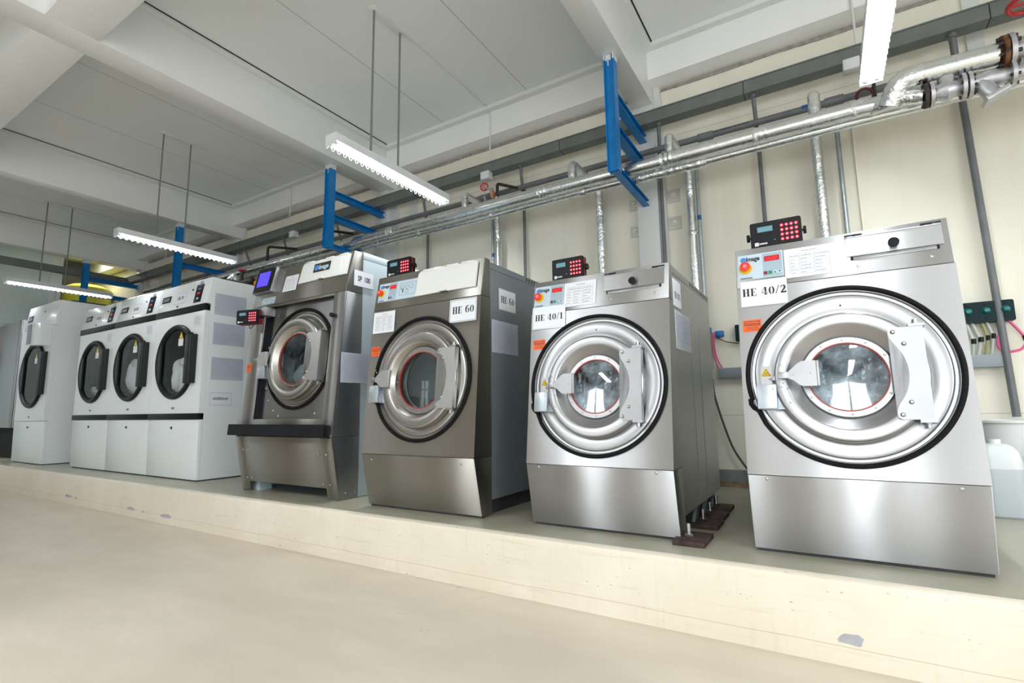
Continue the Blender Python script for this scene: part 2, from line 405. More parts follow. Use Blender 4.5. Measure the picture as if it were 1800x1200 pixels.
    def build(s, name, mat, parent=None, label=None, cat=None, group=None, kind=None, smooth=True, origin=None, toward=None):
        bm = s.bm
        bmesh.ops.recalc_face_normals(bm, faces=bm.faces)
        if toward is not None:
            bm.normal_update(); tw = Vector(toward)
            if sum(f.normal.dot(tw)*f.calc_area() for f in bm.faces) < 0: bmesh.ops.reverse_faces(bm, faces=bm.faces)
        bm.normal_update(); uvl = bm.loops.layers.uv.new('flat')       # grain direction for the brushed metals
        for f in bm.faces:
            nx, nz = abs(f.normal.x), abs(f.normal.z)
            for l in f.loops:
                c = l.vert.co; l[uvl].uv = (c.y, c.z) if nx > .7 else ((c.x, c.y) if nz > .75 else (c.x, c.z))
        vs = [v.co for v in bm.verts]
        if origin is None:
            lo = Vector([min(v[i] for v in vs) for i in range(3)]); hi = Vector([max(v[i] for v in vs) for i in range(3)])
            origin = (lo+hi)/2
        origin = Vector(origin)
        for v in bm.verts: v.co -= origin
        me = bpy.data.meshes.new(name); bm.to_mesh(me); bm.free()
        if smooth:
            me.polygons.foreach_set('use_smooth', [True]*len(me.polygons)); me.set_sharp_from_angle(angle=math.radians(32))
        me.materials.append(M[mat] if isinstance(mat, str) else mat)
        o = bpy.data.objects.new(name, me); COL.objects.link(o)
        if parent is not None:
            o.parent = parent; o.location = origin-Vector(parent['wl'])
        else: o.location = origin
        o['wl'] = list(origin)
        tag(o, label, cat, group, kind)
        return o
def tag(o, label=None, cat=None, group=None, kind=None):
    if label: o['label'] = label
    if cat: o['category'] = cat
    if group: o['group'] = group
    if kind: o['kind'] = kind
    return o
def thing(name, loc, label, cat, group=None):
    o = bpy.data.objects.new(name, None); o.empty_display_size = .1; COL.objects.link(o); o.location = loc; o['wl'] = list(loc)
    return tag(o, label, cat, group)
def copy_tree(o, parent=None):
    c = o.copy(); COL.objects.link(c)
    if parent is not None: c.parent = parent
    for ch in [x for x in bpy.data.objects if x.parent == o]: copy_tree(ch, c)
    return c
def rect(u0, u1, v0, v1): return [(u0, v0), (u1, v0), (u1, v1), (u0, v1)]
def rrect(u0, u1, v0, v1, r, n=4):
    o = []
    for cx, cy, a in ((u1-r, v1-r, 0), (u0+r, v1-r, 90), (u0+r, v0+r, 180), (u1-r, v0+r, 270)):
        for k in range(n+1):
            t = math.radians(a+90*k/n); o.append((cx+r*math.cos(t), cy+r*math.sin(t)))
    return o
# ------------------------------------------------------------------ lettering
def typeset(mb, text, u, v, size, w0, w1, bold=0., width=None):
    """lettering from Blender's built-in font, laid at (u,v) in the builder's frame"""
    cu = bpy.data.curves.new('t', 'FONT'); cu.body = text; cu.size = size; cu.offset = bold; cu.fill_mode = 'FRONT'; cu.resolution_u = 3
    ob = bpy.data.objects.new('t', cu); me = bpy.data.meshes.new_from_object(ob)
    xs = [p.co.x for p in me.vertices] or [0]; k = (width/(max(xs)-min(xs))) if width else 1
    vs = [mb.V((u+(p.co.x-min(xs))*k, v+p.co.y, w1)) for p in me.vertices]
    for p in me.polygons: mb.F([vs[i] for i in p.vertices])
    bpy.data.objects.remove(ob); bpy.data.curves.remove(cu); bpy.data.meshes.remove(me)
def stroke(pts, ws):
    o, p = [], []
    for i, (a, b) in enumerate(pts):
        a0, a1 = pts[max(0, i-1)], pts[min(len(pts)-1, i+1)]
        dx, dy = a1[0]-a0[0], a1[1]-a0[1]; L = math.hypot(dx, dy) or 1; nx, ny = -dy/L, dx/L
        o.append((a+nx*ws[i], b+ny*ws[i])); p.append((a-nx*ws[i], b-ny*ws[i]))
    return [[o[i], o[i+1], p[i+1], p[i]] for i in range(len(o)-1)]
def half(cx, cy, ax, ay, ix, iy, s, n=12, gap=.10):
    o = []; t0 = math.asin(min(.9, gap))
    for k in range(n+1):
        t = -PI/2+t0+(PI-2*t0)*k/n; o.append((cx+s*ax*math.cos(t), cy+ay*math.sin(t)))
    i = []
    for k in range(n+1):
        t = PI/2-t0-(PI-2*t0)*k/n; i.append((cx+s*ix*math.cos(t), cy+iy*math.sin(t)))
    return [[o[k], o[k+1], i[n-k-1], i[n-k]] for k in range(n)]
def R4(a, b, c, d): return [(a, c), (b, c), (b, d), (a, d)]
GL = {
 'H': (1.0, [R4(.10, .38, 0, 1), R4(.64, .92, 0, 1), R4(.02, .46, 0, .07), R4(.56, 1.0, 0, .07), R4(.02, .46, .93, 1), R4(.56, 1.0, .93, 1), R4(.42, .60, .46, .54)]),
 'E': (.88, [R4(.10, .38, 0, 1), R4(.02, .44, 0, .07), R4(.02, .44, .93, 1), R4(.46, .80, 0, .07), R4(.72, .80, 0, .30), R4(.46, .78, .93, 1), R4(.70, .78, .72, 1), R4(.42, .60, .46, .54), R4(.55, .60, .36, .64)]),
 '0': (.80, half(.40, .5, .38, .5, .13, .44, -1)+half(.42, .5, .38, .5, .13, .44, 1)),
 '6': (.80, half(.40, .34, .38, .34, .14, .28, -1)+half(.42, .34, .38, .34, .14, .28, 1)+stroke([(.10, .38), (.12, .62), (.28, .88), (.52, 1.0), (.66, .92)], [.10, .13, .11, .04, .07])),
 '4': (.84, [R4(.42, .68, 0, .22), R4(.42, .68, .36, 1), R4(.32, .80, 0, .07), R4(.02, .80, .24, .32)]+stroke([(.03, .30), (.42, .98)], [.035, .035])),
 '1': (.62, [R4(.20, .46, 0, 1), R4(.06, .60, 0, .07)]+stroke([(.04, .80), (.22, .97)], [.035, .04])),
 '2': (.80, stroke([(.08, .70), (.14, .90), (.34, .98), (.54, .90), (.60, .70), (.48, .48), (.24, .26), (.06, .05)], [.05, .07, .04, .12, .14, .12, .08, .04])+[R4(.06, .74, 0, .20), R4(.68, .76, 0, .34)]),
 '/': (.55, stroke([(.04, -.04), (.48, 1.04)], [.05, .05])),
 ' ': (.42, [])}
def glyphs(mb, text, u, v, h, w, asp=.95):
    x = u
    for ch in text:
        adv, polys = GL[ch]
        for p in polys:
            mb.F([mb.V((x+a*h*asp, v+b*h, w)) for a, b in p])
        x += (adv+.10)*h*asp
    return x
def gw(text, h, asp=.95): return sum((GL[c][0]+.10)*h*asp for c in text)

# ------------------------------------------------------------------ the setting
T = .32
YW = 4.85
# floor and plinth
mb = MB(); mb.box(XL, XR, YB, 2.47, -.1, 0); mb.build('floor', 'floor', kind='structure')
PY = 2.463
mb = MB()
prof = [(PY, 0), (PY, T-.022), (PY+.006, T-.008), (PY+.022, T-.001), (PY+.05, T), (YW+.1, T), (YW+.1, 0)]
mb.prism(prof[:5]+[(PY+.05, 0)], lambda p, q, t: (t, p, q), XL, XR)
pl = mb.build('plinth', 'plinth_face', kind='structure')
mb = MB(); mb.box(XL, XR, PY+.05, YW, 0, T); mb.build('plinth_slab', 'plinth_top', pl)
def patch(x, z, w, h, seed):
    rr = random.Random(seed); mb = MB(); pts = []
    for k in range(12):
        t = 2*PI*k/12; q = .7+.45*rr.random(); pts.append((x+w*q*math.cos(t), z+h*q*math.sin(t)*(1 if math.sin(t) > 0 else .5)))
    mb.prism(pts, lambda p, q, t: (p, t, q), PY-.0012, PY+.004); mb.build('bare_patch', 'concrete_patch', pl, label='pale grey patch where paint has flaked off')
for a in ((.005, .095, .045, .032, 1), (-7.53, .085, .10, .022, 2), (-7.32, .08, .03, .012, 5), (-5.98, .075, .10, .022, 3), (-5.72, .07, .03, .012, 6), (-5.27, .07, .11, .028, 4)): patch(*a)

# walls
mb = MB(); mb.box(XL, XR, YW, YW+.15, 0, 4.6); mb.build('wall_back', 'wall', kind='structure')
mb = MB(); mb.box(XL, XR, YW-.035, YW-.002, T+.04, T+.135); mb.prism([(YW-.002, T+.04), (YW-.002, T), (YW-.09, T), (YW-.035, T+.04)], lambda p, q, t: (t, p, q), XL, XR)
bb = mb.build('baseboard_back', 'dado', kind='structure')
mb = MB(); mb.prism([(YW-.036, T+.041), (YW-.036, T+.0405), (YW-.11, T), (YW-.11, T+.003)], lambda p, q, t: (t, p, q), XL, XR); mb.build('rust_stain', 'dado_rust', bb)
# rear wall with its openings
mb = MB(); zt = 4.6; xs = XL
for (x0, x1, z0, z1, p) in sorted(REAR):
    mb.box(xs, x0, YB-.15, YB, 0, zt); mb.box(x0, x1, YB-.15, YB, z1, zt)
    if z0 > 0: mb.box(x0, x1, YB-.15, YB, 0, z0)
    xs = x1
mb.box(xs, XR, YB-.15, YB, 0, zt); mb.build('wall_front', 'dull_wall', kind='structure')
mb = MB(); mb.box(XL, -9.0, YB+.001, YB+.02, 0, 4.4); mb.box(-8.2, -5.4, YB+.001, YB+.02, 0, 4.4); mb.box(-9.0, -8.2, YB+.001, YB+.02, 3.05, 4.4); mb.build('wall_front_dark_sheets', 'brown_dark_sheet', kind='structure')  # unseen brown sheets, added to dim what the left steel fronts reflect
for i, (x0, x1, z0, z1, p) in enumerate(REAR):
    mb = MB(); n = 3 if x1-x0 > 1.5 else 2
    for k in range(n+1):
        x = x0+(x1-x0)*k/n; mb.box(x-.03, x+.03, YB-.03, YB+.03, z0, z1)
    for z in (z0, (z0+z1)*.62, z1): mb.box(x0, x1, YB-.025, YB+.025, z-.03, z+.03)
    mb.build('window_%d' % (i+1), 'beam', kind='structure')
mb = MB(); ys = YB
for (y0, y1, z0, z1, p) in RIGHT:
    mb.box(XR, XR+.15, ys, y0, 0, zt); mb.box(XR, XR+.15, y0, y1, z1, zt); mb.box(XR, XR+.15, y0, y1, 0, z0); ys = y1
mb.box(XR, XR+.15, ys, YW+.15, 0, zt); mb.build('wall_right', 'dull_wall', kind='structure')
mb = MB(); mb.box(XL-.15, XL, YB, YW+.15, 0, 4.6); mb.build('wall_left', 'wall', kind='structure')
mb = MB(); mb.box(XL, XR, YB, YW, 4.5, 4.6); mb.build('ceiling', 'ceiling', kind='structure')
# pale partition and doorway at the far end
XE = -13.0
mb = MB(); mb.box(XE-.06, XE, -.6, 3.62, 0, 4.3); mb.build('wall_partition', 'pale_panel', kind='structure')
mb = MB(); mb.box(XE-.08, XE+.03, 3.62, 3.70, 0, 4.3); mb.box(XE-.08, XE+.02, 3.76, 3.80, 0, 4.3); mb.box(XE-.06, XE, 3.70, 3.76, 0, 4.3); mb.build('trim_1', 'white_enamel', kind='structure')
mb = MB(); mb.box(XE-1.3, XE-1.25, 3.4, 4.62, 0, 4.4); mb.build('wall_recess', 'dark_store', kind='structure')

# cross beams, one longitudinal beam, the wall beam, ceiling ledges
BX = [(2.05, 2.32), (-1.439, -1.232), (-5.035, -4.757), (-8.60, -8.375), (-12.14, -11.89)]
ZB = 3.985
def struct_box(name, mat, *b, bev=0):
    mb = MB(); mb.box(*b, bev); return mb.build(name, mat, kind='structure')
for x0, x1 in BX: struct_box('ceiling_beam', 'beam', x0, x1, YB, YW, ZB, 4.5, bev=.004)
struct_box('ceiling_beam', 'beam', XL, XR, 1.13, 1.47, ZB+.001, 4.5, bev=.004)
struct_box('ceiling_beam', 'beam', XL, XR, 4.625, YW, 4.165, 4.5, bev=.004)
# rough mortar strip under the wall beam
mb = MB(); n = 160
for k in range(n):
    x0 = XL+(XR-XL)*k/n; x1 = XL+(XR-XL)*(k+1)/n; h = .030+.012*mnoise.noise(Vector((x0*2.1, 0, 0)))
    mb.box(x0, x1, YW-.012, YW-.001, 4.165-h, 4.165)
mb.build('trim_2', plain('mortar', (.42, .39, .37), .9, 0, .2, 20), kind='structure')
# ledge trims around every bay
spans = sorted([(a, b) for a, b in BX]); edges = [XL]+[e for s in spans for e in s]+[XR]
k = 3
for i in range(0, len(edges), 2):
    xa, xb = edges[i], edges[i+1]
    for ya, yb in ((1.47, 4.625), (YB, 1.13)):
        mb = MB()
        mb.box(xa, xa+.065, ya, yb, 4.455, 4.4995); mb.box(xb-.065, xb, ya, yb, 4.455, 4.4995)
        mb.box(xa+.065, xb-.065, yb-.075, yb, 4.455, 4.4995); mb.box(xa+.065, xb-.065, ya, ya+.075, 4.455, 4.4995)
        tr = mb.build('trim_%d' % k, 'trim', kind='structure'); k += 1
        mb = MB(); mb.box(xa+.066, xa+.078, ya, yb, 4.495, 4.4998); mb.build('ceiling_gap', 'dark_gap', tr)
# columns (H sections boxed against the wall)
for x0, x1, x2 in ((-1.439, -1.232, -1.17), (-5.09, -4.86, -4.72), (-8.66, -8.44, -8.31), (-12.14, -11.92, -11.85), (2.05, 2.32, 2.36)):
    mb = MB(); mb.box(x0, x1, 4.75, YW-.004, T, ZB+.002, .006); mb.box(x1+.001, x2, 4.79, YW-.004, T, 4.165)
    mb.build('column', 'column', kind='structure')

# ------------------------------------------------------------------ cable tray
t = thing('cable_tray', (-4, 4.6, 3.68), 'long grey metal cable tray high along the cream wall, turning at the far end', 'cable tray')
mb = MB(); mb.box(-12.10, XR-.01, 4.55, 4.672, 3.68, 3.79); mb.box(-12.215, -12.10, YB+.05, 4.672, 3.68, 3.79); mb.build('trunking', 'tray', t)
mb = MB(); mb.box(-12.099, XR-.01, 4.545, 4.676, 3.791, 3.802); mb.box(-12.22, -12.099, YB+.05, 4.676, 3.791, 3.802); mb.build('lid', 'tray', t)
mb = MB()
for x in (-11.2, -9.6, -8.0, -6.4, -4.2, -2.17, -.4, 1.2, 2.6, 3.9): mb.box(x, x+.006, 4.5485, 4.674, 3.6785, 3.7905)
mb.build('joint', 'dark_gap', t)

# ------------------------------------------------------------------ blue pipe frames
def hsec(mb, axis, c, a, b, s=.045, th=.008, web='x'):
    """channel of outer size 2s along an axis"""
    if axis == 'z':
        x, y = c; mb.box(x-s, x-s+th, y-s, y+s, a, b); mb.box(x+s-th, x+s, y-s, y+s, a, b); mb.box(x-s+th, x+s-th, y-s+.02, y-s+.02+th, a, b)
    else:
        x, z = c; mb.box(x-s, x+s, a, b, z+s-th, z+s); mb.box(x-s, x+s, a, b, z-s, z-s+th); mb.box(x-.01, x-.01+th, a, b, z-s+th, z+s-th)
FR = [(-1.345, 'blue steel pipe hanger frame nearest the camera, between the two right washers'),
      (-4.93, 'blue steel pipe hanger frame above the SP 100 washer'),
      (-8.50, 'blue steel pipe hanger frame above the row of white dryers, partly behind a lit lamp'),
      (-12.05, 'farthest blue steel pipe hanger frame, in front of the yellow tank')]
for i, (x, lab) in enumerate(FR):
    t = thing('pipe_frame', (x, 3.87, 2.95), lab, 'pipe frame')
    mb = MB(); hsec(mb, 'z', (x, 3.87), 2.944, ZB-.002); mb.build('post', 'blue_paint', t)
    for z in (3.635, 3.335, 2.974):
        mb = MB(); y0 = 3.905 if z > 3 else 3.87; hsec(mb, 'y', (x, z), y0, 4.749, .038 if z > 3 else .030); mb.build('arm', 'blue_paint', t)
    mb = MB(); mb.box(x-.044, x-.036, 3.823, 3.917, ZB-.045, ZB-.0015); mb.box(x+.036, x+.0465, 3.823, 3.917, ZB-.055, ZB-.0015)
    mb.box(x-.03, x+.02, 3.838, 3.85, ZB-.05, ZB-.0015); mb.box(x-.012, x-.004, 3.838, 3.845, ZB-.10, ZB-.04)
    mb.build('paint_splash', 'white_box', t, label='white paint overlap at the top of the post')

# ------------------------------------------------------------------ pipes
P1 = (4.13, 3.062, .055); P2 = (4.295, 3.046, .040)
t = thing('insulated_pipe', (-4, 4.13, 3.03), 'thick foil wrapped steam pipe, front one on the blue frames, with an elbow at right', 'pipe')
mb = MB(); pts = [(-11.5+.2*k, P1[0], P1[1]) for k in range(60)]; pts = [p for p in pts if p[0] < .44]+[(.50, P1[0]-.02, P1[1]-.02)]
mb.tube(pts, P1[2], 20, jit=.012); mb.build('pipe_run', 'foil', t)
mb = MB()
mb.tube(fillet([(.525, 4.06, 2.985), (.575, 4.0, 3.110), (.72, 4.0, 3.112)], .075, 8), .068, 20); mb.build('elbow', 'foil_crumpled', t)
mb = MB(); mb.tube([(.70+.09*k, 4.0, 3.112-.0025*k) for k in range(4)]+[(1.06, 4.0, 3.10)], .069, 24); mb.build('upper_branch', 'foil', t)
mb = MB(); mb.tube([(.44, P1[0], P1[1]-.02), (.55, 4.05, 3.02), (.70, 4.0, 2.965)], [.055, .05, .044], 20); mb.build('lower_branch', 'foil_crumpled', t)
for x in (-9.3, -6.2, -4.15, -2.15, -.98, -.27, .36):
    mb = MB(); mb.tube([(x-.05+.0125*k, P1[0], P1[1]) for k in range(9)], [P1[2]*(1.03+.10*abs(math.sin(k*2.1+x))) for k in range(9)], 20, jit=.06); mb.build('foil_joint', 'foil_crumpled', t)
DROPS = [(-3.06, .034), (-1.815, .040), (-.925, .036), (.098, .040)]
for x, r in DROPS:
    mb = MB(); xx = x-.03 if x < -.5 else x
    mb.tube(fillet([(xx, P1[0], P1[1]+.03), (xx, P1[0], 3.262), (x, 4.70, 3.225), (x, 4.725, 2.9)], .045, 5), r, 16, jit=.05); mb.build('riser_bend', 'foil_crumpled', t)
    mb = MB(); mb.tube([(x, 4.725, 2.92-.1*k) for k in range(26)], r, 16, jit=.07); mb.build('drop_pipe', 'foil_crumpled' if x in (-1.815, .098) else 'foil', t)
    if x == -.925:
        mb = MB(); mb.tube([(x, 4.725, 2.60), (x, 4.725, 2.585), (x, 4.725, 2.56)], [r, r*1.25, r], 16, jit=.1); mb.build('foil_joint', 'foil_crumpled', t)
t = thing('insulated_pipe', (-4, 4.285, 3.0), 'thinner foil wrapped pipe running behind and below the thick one', 'pipe')
mb = MB(); mb.tube([(-11.5+.25*k, P2[0], P2[1]+.004*math.sin(k*.7)) for k in range(64)], P2[2], 18, jit=.015); mb.build('pipe_run', 'foil', t)
mb = MB(); mb.tube([(-1.32+.09*k, P2[0], P2[1]-.008) for k in range(8)], [.047*(1+.06*math.sin(k*2.3)) for k in range(8)], 18, jit=.12); mb.build('loose_foil', 'foil_crumpled', t)
mb = MB(); mb.tube([(-4.80+.06*k, P2[0], P2[1]) for k in range(6)], [.046, .048, .045, .049, .045, .047], 18, jit=.1); mb.build('loose_foil', 'foil_crumpled', t)
for x in (-3.9, -2.9, -1.85):
    mb = MB(); mb.tube([(x, P2[0], P2[1]), (x+.03, P2[0], P2[1]), (x+.06, P2[0], P2[1])], [.043, .05, .043], 18, jit=.1); mb.build('foil_joint', 'foil_crumpled', t)
# grey plastic pipe
t = thing('plastic_pipe', (-4, 4.58, 3.42), 'dark grey plastic water pipe running just behind the foil pipes', 'pipe')
mb = MB(); mb.tube([(-11.3, 4.58, 3.405), (-6, 4.58, 3.405), (-1, 4.58, 3.405), (.45, 4.58, 3.40), (XR-.01, 4.58, 3.39)], .029, 16); mb.build('pipe_run', 'pvc', t)
for x in (-1.55, -.80, .18, -3.2):
    mb = MB(); mb.cyl((x, 4.58, 3.404), (x+.13, 4.58, 3.403), .037, 20); mb.build('coupling', 'pvc', t)
for x in (-3.28, .02):
    mb = MB(); mb.cyl((x, 4.58, 3.405), (x+.045, 4.58, 3.405), .0305, 20); mb.build('tape_band', 'blue_dark', t, label='dark blue tape band')
mb = MB(); typeset(MB_T := MB(frame((-.66, 4.55, 3.402), (1, 0, 0), (0, .1, 1))), 'B.S.P. CLASS 8.5 WATER 02 98', 0, 0, .022, 0, .0005, .0003); MB_T.build('pipe_print', 'ink', t); mb.bm.free()

def straight_pipe(name, label, x, r, mat, z0, z1, y=4.79, top=None, cat='pipe', tape=None, x2=None):
    t = thing(name, (x, y, z0), label, cat)
    pts = [(x if x2 is None else x2, y, z0)]
    if top: pts += [(x, y, z1-.30), top]
    else: pts += [(x, y, z1)]
    mb = MB(); mb.tube(fillet(pts, .12), r, 14); mb.build('pipe_run', mat, t)
    if top:
        mb = MB(); tp = Vector(top); mb.cyl(tp+Vector((0, 0, -.03)), tp, r*1.35, 14); mb.build('gland', 'pvc', t)
    if tape:
        mb = MB(); mb.cyl((x, y, tape), (x, y, tape+.045), r*1.06, 16); mb.build('tape_band', 'blue_dark', t, label='blue tape band')
    return t
ZT = 3.6795
straight_pipe('conduit', 'thick dark grey conduit on the wall at far right, ending above the white bucket', 1.045, .023, 'pvc', .90, 3.60, 4.79, (1.0, 4.61, ZT), 'conduit', x2=1.095)
straight_pipe('conduit', 'grey conduit dropping behind the keypad of the HE 40/2 washer', -.33, .017, 'pvc', T+.6, 3.60, 4.79, (-.33, 4.61, ZT), 'conduit')
straight_pipe('conduit', 'grey conduit running down beside the white column behind the HE 40/1 washer', -1.20, .017, 'pvc', T+.6, 3.60, 4.77, (-1.15, 4.61, ZT), 'conduit')
straight_pipe('conduit', 'grey conduit dropping between the HE 60 and HE 40/1 washers', -2.745, .017, 'pvc', T+.6, 3.60, 4.79, (-2.68, 4.61, ZT), 'conduit')
straight_pipe('conduit', 'grey conduit dropping behind the HE 60 washer, below the lit lamp end', -4.17, .017, 'pvc', T+.6, 3.60, 4.79, (-4.10, 4.61, ZT), 'conduit')
straight_pipe('conduit', 'grey conduit dropping behind the SP 100 washer, left of the large lamp', -5.75, .017, 'pvc', T+.6, 3.60, 4.79, (-5.72, 4.61, ZT), 'conduit')
straight_pipe('conduit', 'curved grey conduit by the white box under the tray, above the white dryers', -6.97, .017, 'pvc', T+.6, 3.60, 4.79, (-6.93, 4.61, ZT), 'conduit')
straight_pipe('conduit', 'curved grey conduit just right of the column behind the white dryers', -7.95, .017, 'pvc', T+.6, 3.60, 4.79, (-7.95, 4.61, ZT), 'conduit')
straight_pipe('water_pipe', 'thin galvanised pipe with a blue band, right of the foil drop at HE 40/1', -.862, .017, 'galv', T+.6, 3.40, 4.74, tape=2.70)
straight_pipe('water_pipe', 'thin galvanised pipe with a blue band behind the HE 60 washer', -3.14, .018, 'galv', T+.6, 3.40, 4.74, tape=2.74)
straight_pipe('water_pipe', 'thin galvanised pipe dropping behind the dispenser lid of HE 40/2', .252, .018, 'galv', T+.6, 3.40, 4.76)
straight_pipe('cable_conduit', 'thin cream conduit on the wall right of the galvanised pipe at HE 40/2', .362, .009, 'wall', T+.6, 3.56, 4.835, cat='conduit')

# ------------------------------------------------------------------ valves at the far right
t = thing('flanged_valve', (1.09, 4.0, 3.10), 'white flanged stop valve on the upper foil pipe at the right edge', 'valve')
def flange(mb, x, y, z, r, th, n=28, nb=8, br=.013):
    mb.cyl((x, y, z), (x+th, y, z), r, n)
mb = MB(); flange(mb, 1.075, 4.0, 3.10, .105, .022); mb.build('rusty_flange', 'rust_orange', t, label='rusty brown flange')
mb = MB(); mb.cyl((1.045, 4.0, 3.10), (1.076, 4.0, 3.10), .055, 20); mb.build('neck', 'rust_orange', t)
mb = MB(); flange(mb, 1.104, 4.0, 3.10, .108, .024); mb.build('flange', 'valve', t)
mb = MB(); mb.tube([(1.128, 4.0, 3.10), (1.17, 4.0, 3.10), (1.25, 4.0, 3.10), (1.33, 4.0, 3.10), (1.37, 4.0, 3.10)], [.06, .065, .09, .065, .06], 20); mb.cyl((1.25, 4.0, 3.10), (1.25, 4.0, 3.30), .045, 16); mb.build('body', 'valve', t)
mb = MB(); flange(mb, 1.37, 4.0, 3.10, .108, .024); mb.cyl((1.394, 4.0, 3.1), (1.9, 4.0, 3.1), .06, 20); mb.build('outlet', 'valve', t)
for a in range(8):
    s, c = math.sin(a*PI/4+.3), math.cos(a*PI/4+.3); mb = MB(); mb.cyl((1.055, 4.0+.085*s, 3.1+.085*c), (1.15, 4.0+.085*s, 3.1+.085*c), .013, 8); mb.build('bolt', 'iron', t)
mb = MB()
mb.tube([(1.245+.10*math.cos(2*PI*k/24), 4.02+.10*math.sin(2*PI*k/24), 3.395) for k in range(24)], .015, 8, closed=True)
for a in range(4): mb.cyl((1.245, 4.02, 3.395), (1.245+.1*math.cos(a*PI/2), 4.02+.1*math.sin(a*PI/2), 3.395), .010, 8)
mb.cyl((1.25, 4.0, 3.295), (1.245, 4.02, 3.42), .016, 10); mb.build('hand_wheel', 'red_wheel', t, label='red hand wheel')
t = thing('check_valve', (.72, 4.0, 2.96), 'silver flanged check valve below the thick foil branch', 'valve')
Y0, Z0 = 4.0, 2.96
mb = MB(); flange(mb, .692, Y0, Z0, .078, .02); mb.build('rusty_flange', 'iron', t, label='dark rusty flange')
for x in (.720, .875): mb = MB(); flange(mb, x, Y0, Z0, .08, .02); mb.build('flange', 'valve', t)
mb = MB(); mb.tube([(.74, Y0, Z0), (.77, Y0, Z0), (.805, Y0, Z0), (.84, Y0, Z0), (.875, Y0, Z0)], [.045, .052, .064, .052, .045], 20); mb.cyl((.81, Y0, Z0), (.81, Y0, Z0+.085), .045, 16); mb.build('body', 'valve', t)
for x in (.680, .868):
    for a in range(6):
        s, c = math.sin(a*PI/3+.5), math.cos(a*PI/3+.5); mb = MB(); mb.cyl((x, Y0+.062*s, Z0+.062*c), (x+.065, Y0+.062*s, Z0+.062*c), .010, 8); mb.build('bolt', 'iron', t)
t = thing('strainer', (.95, 4.0, 2.88), 'silver Y shaped strainer with its cap pointing down, right of the check valve', 'valve')
for x in (.905, 1.10): mb = MB(); flange(mb, x, Y0, Z0, .08, .02); mb.build('flange', 'valve', t)
mb = MB(); mb.tube([(.925, Y0, Z0), (.96, Y0, Z0), (1.0, Y0, Z0+.005), (1.06, Y0, Z0), (1.10, Y0, Z0)], [.045, .048, .055, .048, .045], 20)
mb.cyl((.955, Y0, Z0+.01), (1.015, Y0-.02, Z0-.115), .044, 20); mb.build('body', 'valve', t)
mb = MB(); mb.m = frame((1.028, Y0-.022, Z0-.138), (.90, 0, .43), (0, 1, 0)); mb.box(-.062, .062, -.06, .06, -.0, .028, .004); mb.build('cap', 'valve', t)
mb = MB(); mb.cyl((1.125, Y0, Z0), (2.0, Y0, Z0), .045, 18); mb.build('outlet', 'valve', t)
for x in (.895, 1.09):
    for a in range(6):
        s, c = math.sin(a*PI/3), math.cos(a*PI/3); mb = MB(); mb.cyl((x, Y0+.062*s, Z0+.062*c), (x+.045, Y0+.062*s, Z0+.062*c), .010, 8); mb.build('bolt', 'iron', t)

t = thing('gate_valve', (-2.95, 4.35, 3.2), 'small steam valve with red hand wheel and dark pipe, under the middle white box', 'valve')
mb = MB(); cx, cy, cz = -2.975, 4.33, 3.395
mm = frame((cx, cy, cz), (.9, .35, 0), (0, 0, 1)); mb.m = mm
mb.tube([(.040*math.cos(2*PI*k/20), .040*math.sin(2*PI*k/20), 0) for k in range(20)], .008, 8, closed=True)
for a in range(5): mb.cyl((0, 0, 0), (.04*math.cos(a*2*PI/5), .04*math.sin(a*2*PI/5), 0), .005, 6)
mb.build('hand_wheel', 'red_wheel', t, label='red hand wheel')
mb = MB(); mb.cyl((cx, cy, cz), (cx+.10, cy+.02, cz-.06), .012, 10); mb.tube([(cx+.08, cy+.02, cz-.03), (cx+.09, cy+.02, cz-.09), (cx+.10, cy+.02, cz-.15)], [.02, .028, .02], 14); mb.build('body', 'valve', t)
mb = MB(); mb.tube(fillet([(-2.99, 4.35, 3.30), (-2.96, 4.35, 3.19), (-2.86, 4.35, 3.19), (-2.83, 4.35, 3.27)], .05), .011, 10); mb.build('loop_pipe', 'valve', t)
mb = MB(); mb.tube(fillet([(-2.82, 4.35, 3.26), (-2.82, 4.35, 3.40), (-2.66, 4.62, 3.40), (-2.66, 4.72, 3.38)], .03, 4), .017, 12); mb.build('dark_pipe', 'iron', t)
mb = MB(); mb.box(-2.875, -2.855, 4.32, 4.34, 3.24, 3.33, .003); mb.build('lever', plain('orange_lever', (.7, .16, .02), .45), t, label='orange lever')
for x, lab in ((-5.35, 'dark bent pipe stub above the SP 100 washer, beside the blue post'), (-6.55, 'dark bent pipe stub above the foil pipe, left of the SP 100 washer')):
    t = thing('vent_pipe', (x, 4.13, 3.12), lab, 'pipe')
    mb = MB(); mb.tube(fillet([(x, P1[0], P1[1]+.05), (x, P1[0], 3.33), (x+.05, 4.56, 3.40)], .05, 5), .018, 12); mb.build('pipe_run', 'iron', t)
t = thing('hand_wheel', (.44, 4.5, 3.28), 'dark red ring hand wheel behind the end of the right lamp', 'valve')
mb = MB(frame((.435, 4.46, 3.315), (1, .2, 0), (0, 0, 1))); mb.tube([(.055*math.cos(2*PI*k/24), .055*math.sin(2*PI*k/24), 0) for k in range(24)], .011, 8, closed=True); mb.build('rim', 'darkred', t)
mb = MB(); mb.cyl((.497, 4.47, 3.39), (.497, 4.55, 3.40), .012, 8); mb.cyl((.497, 4.47, 3.24), (.497, 4.47, 3.42), .011, 8); mb.build('stem', 'iron', t)

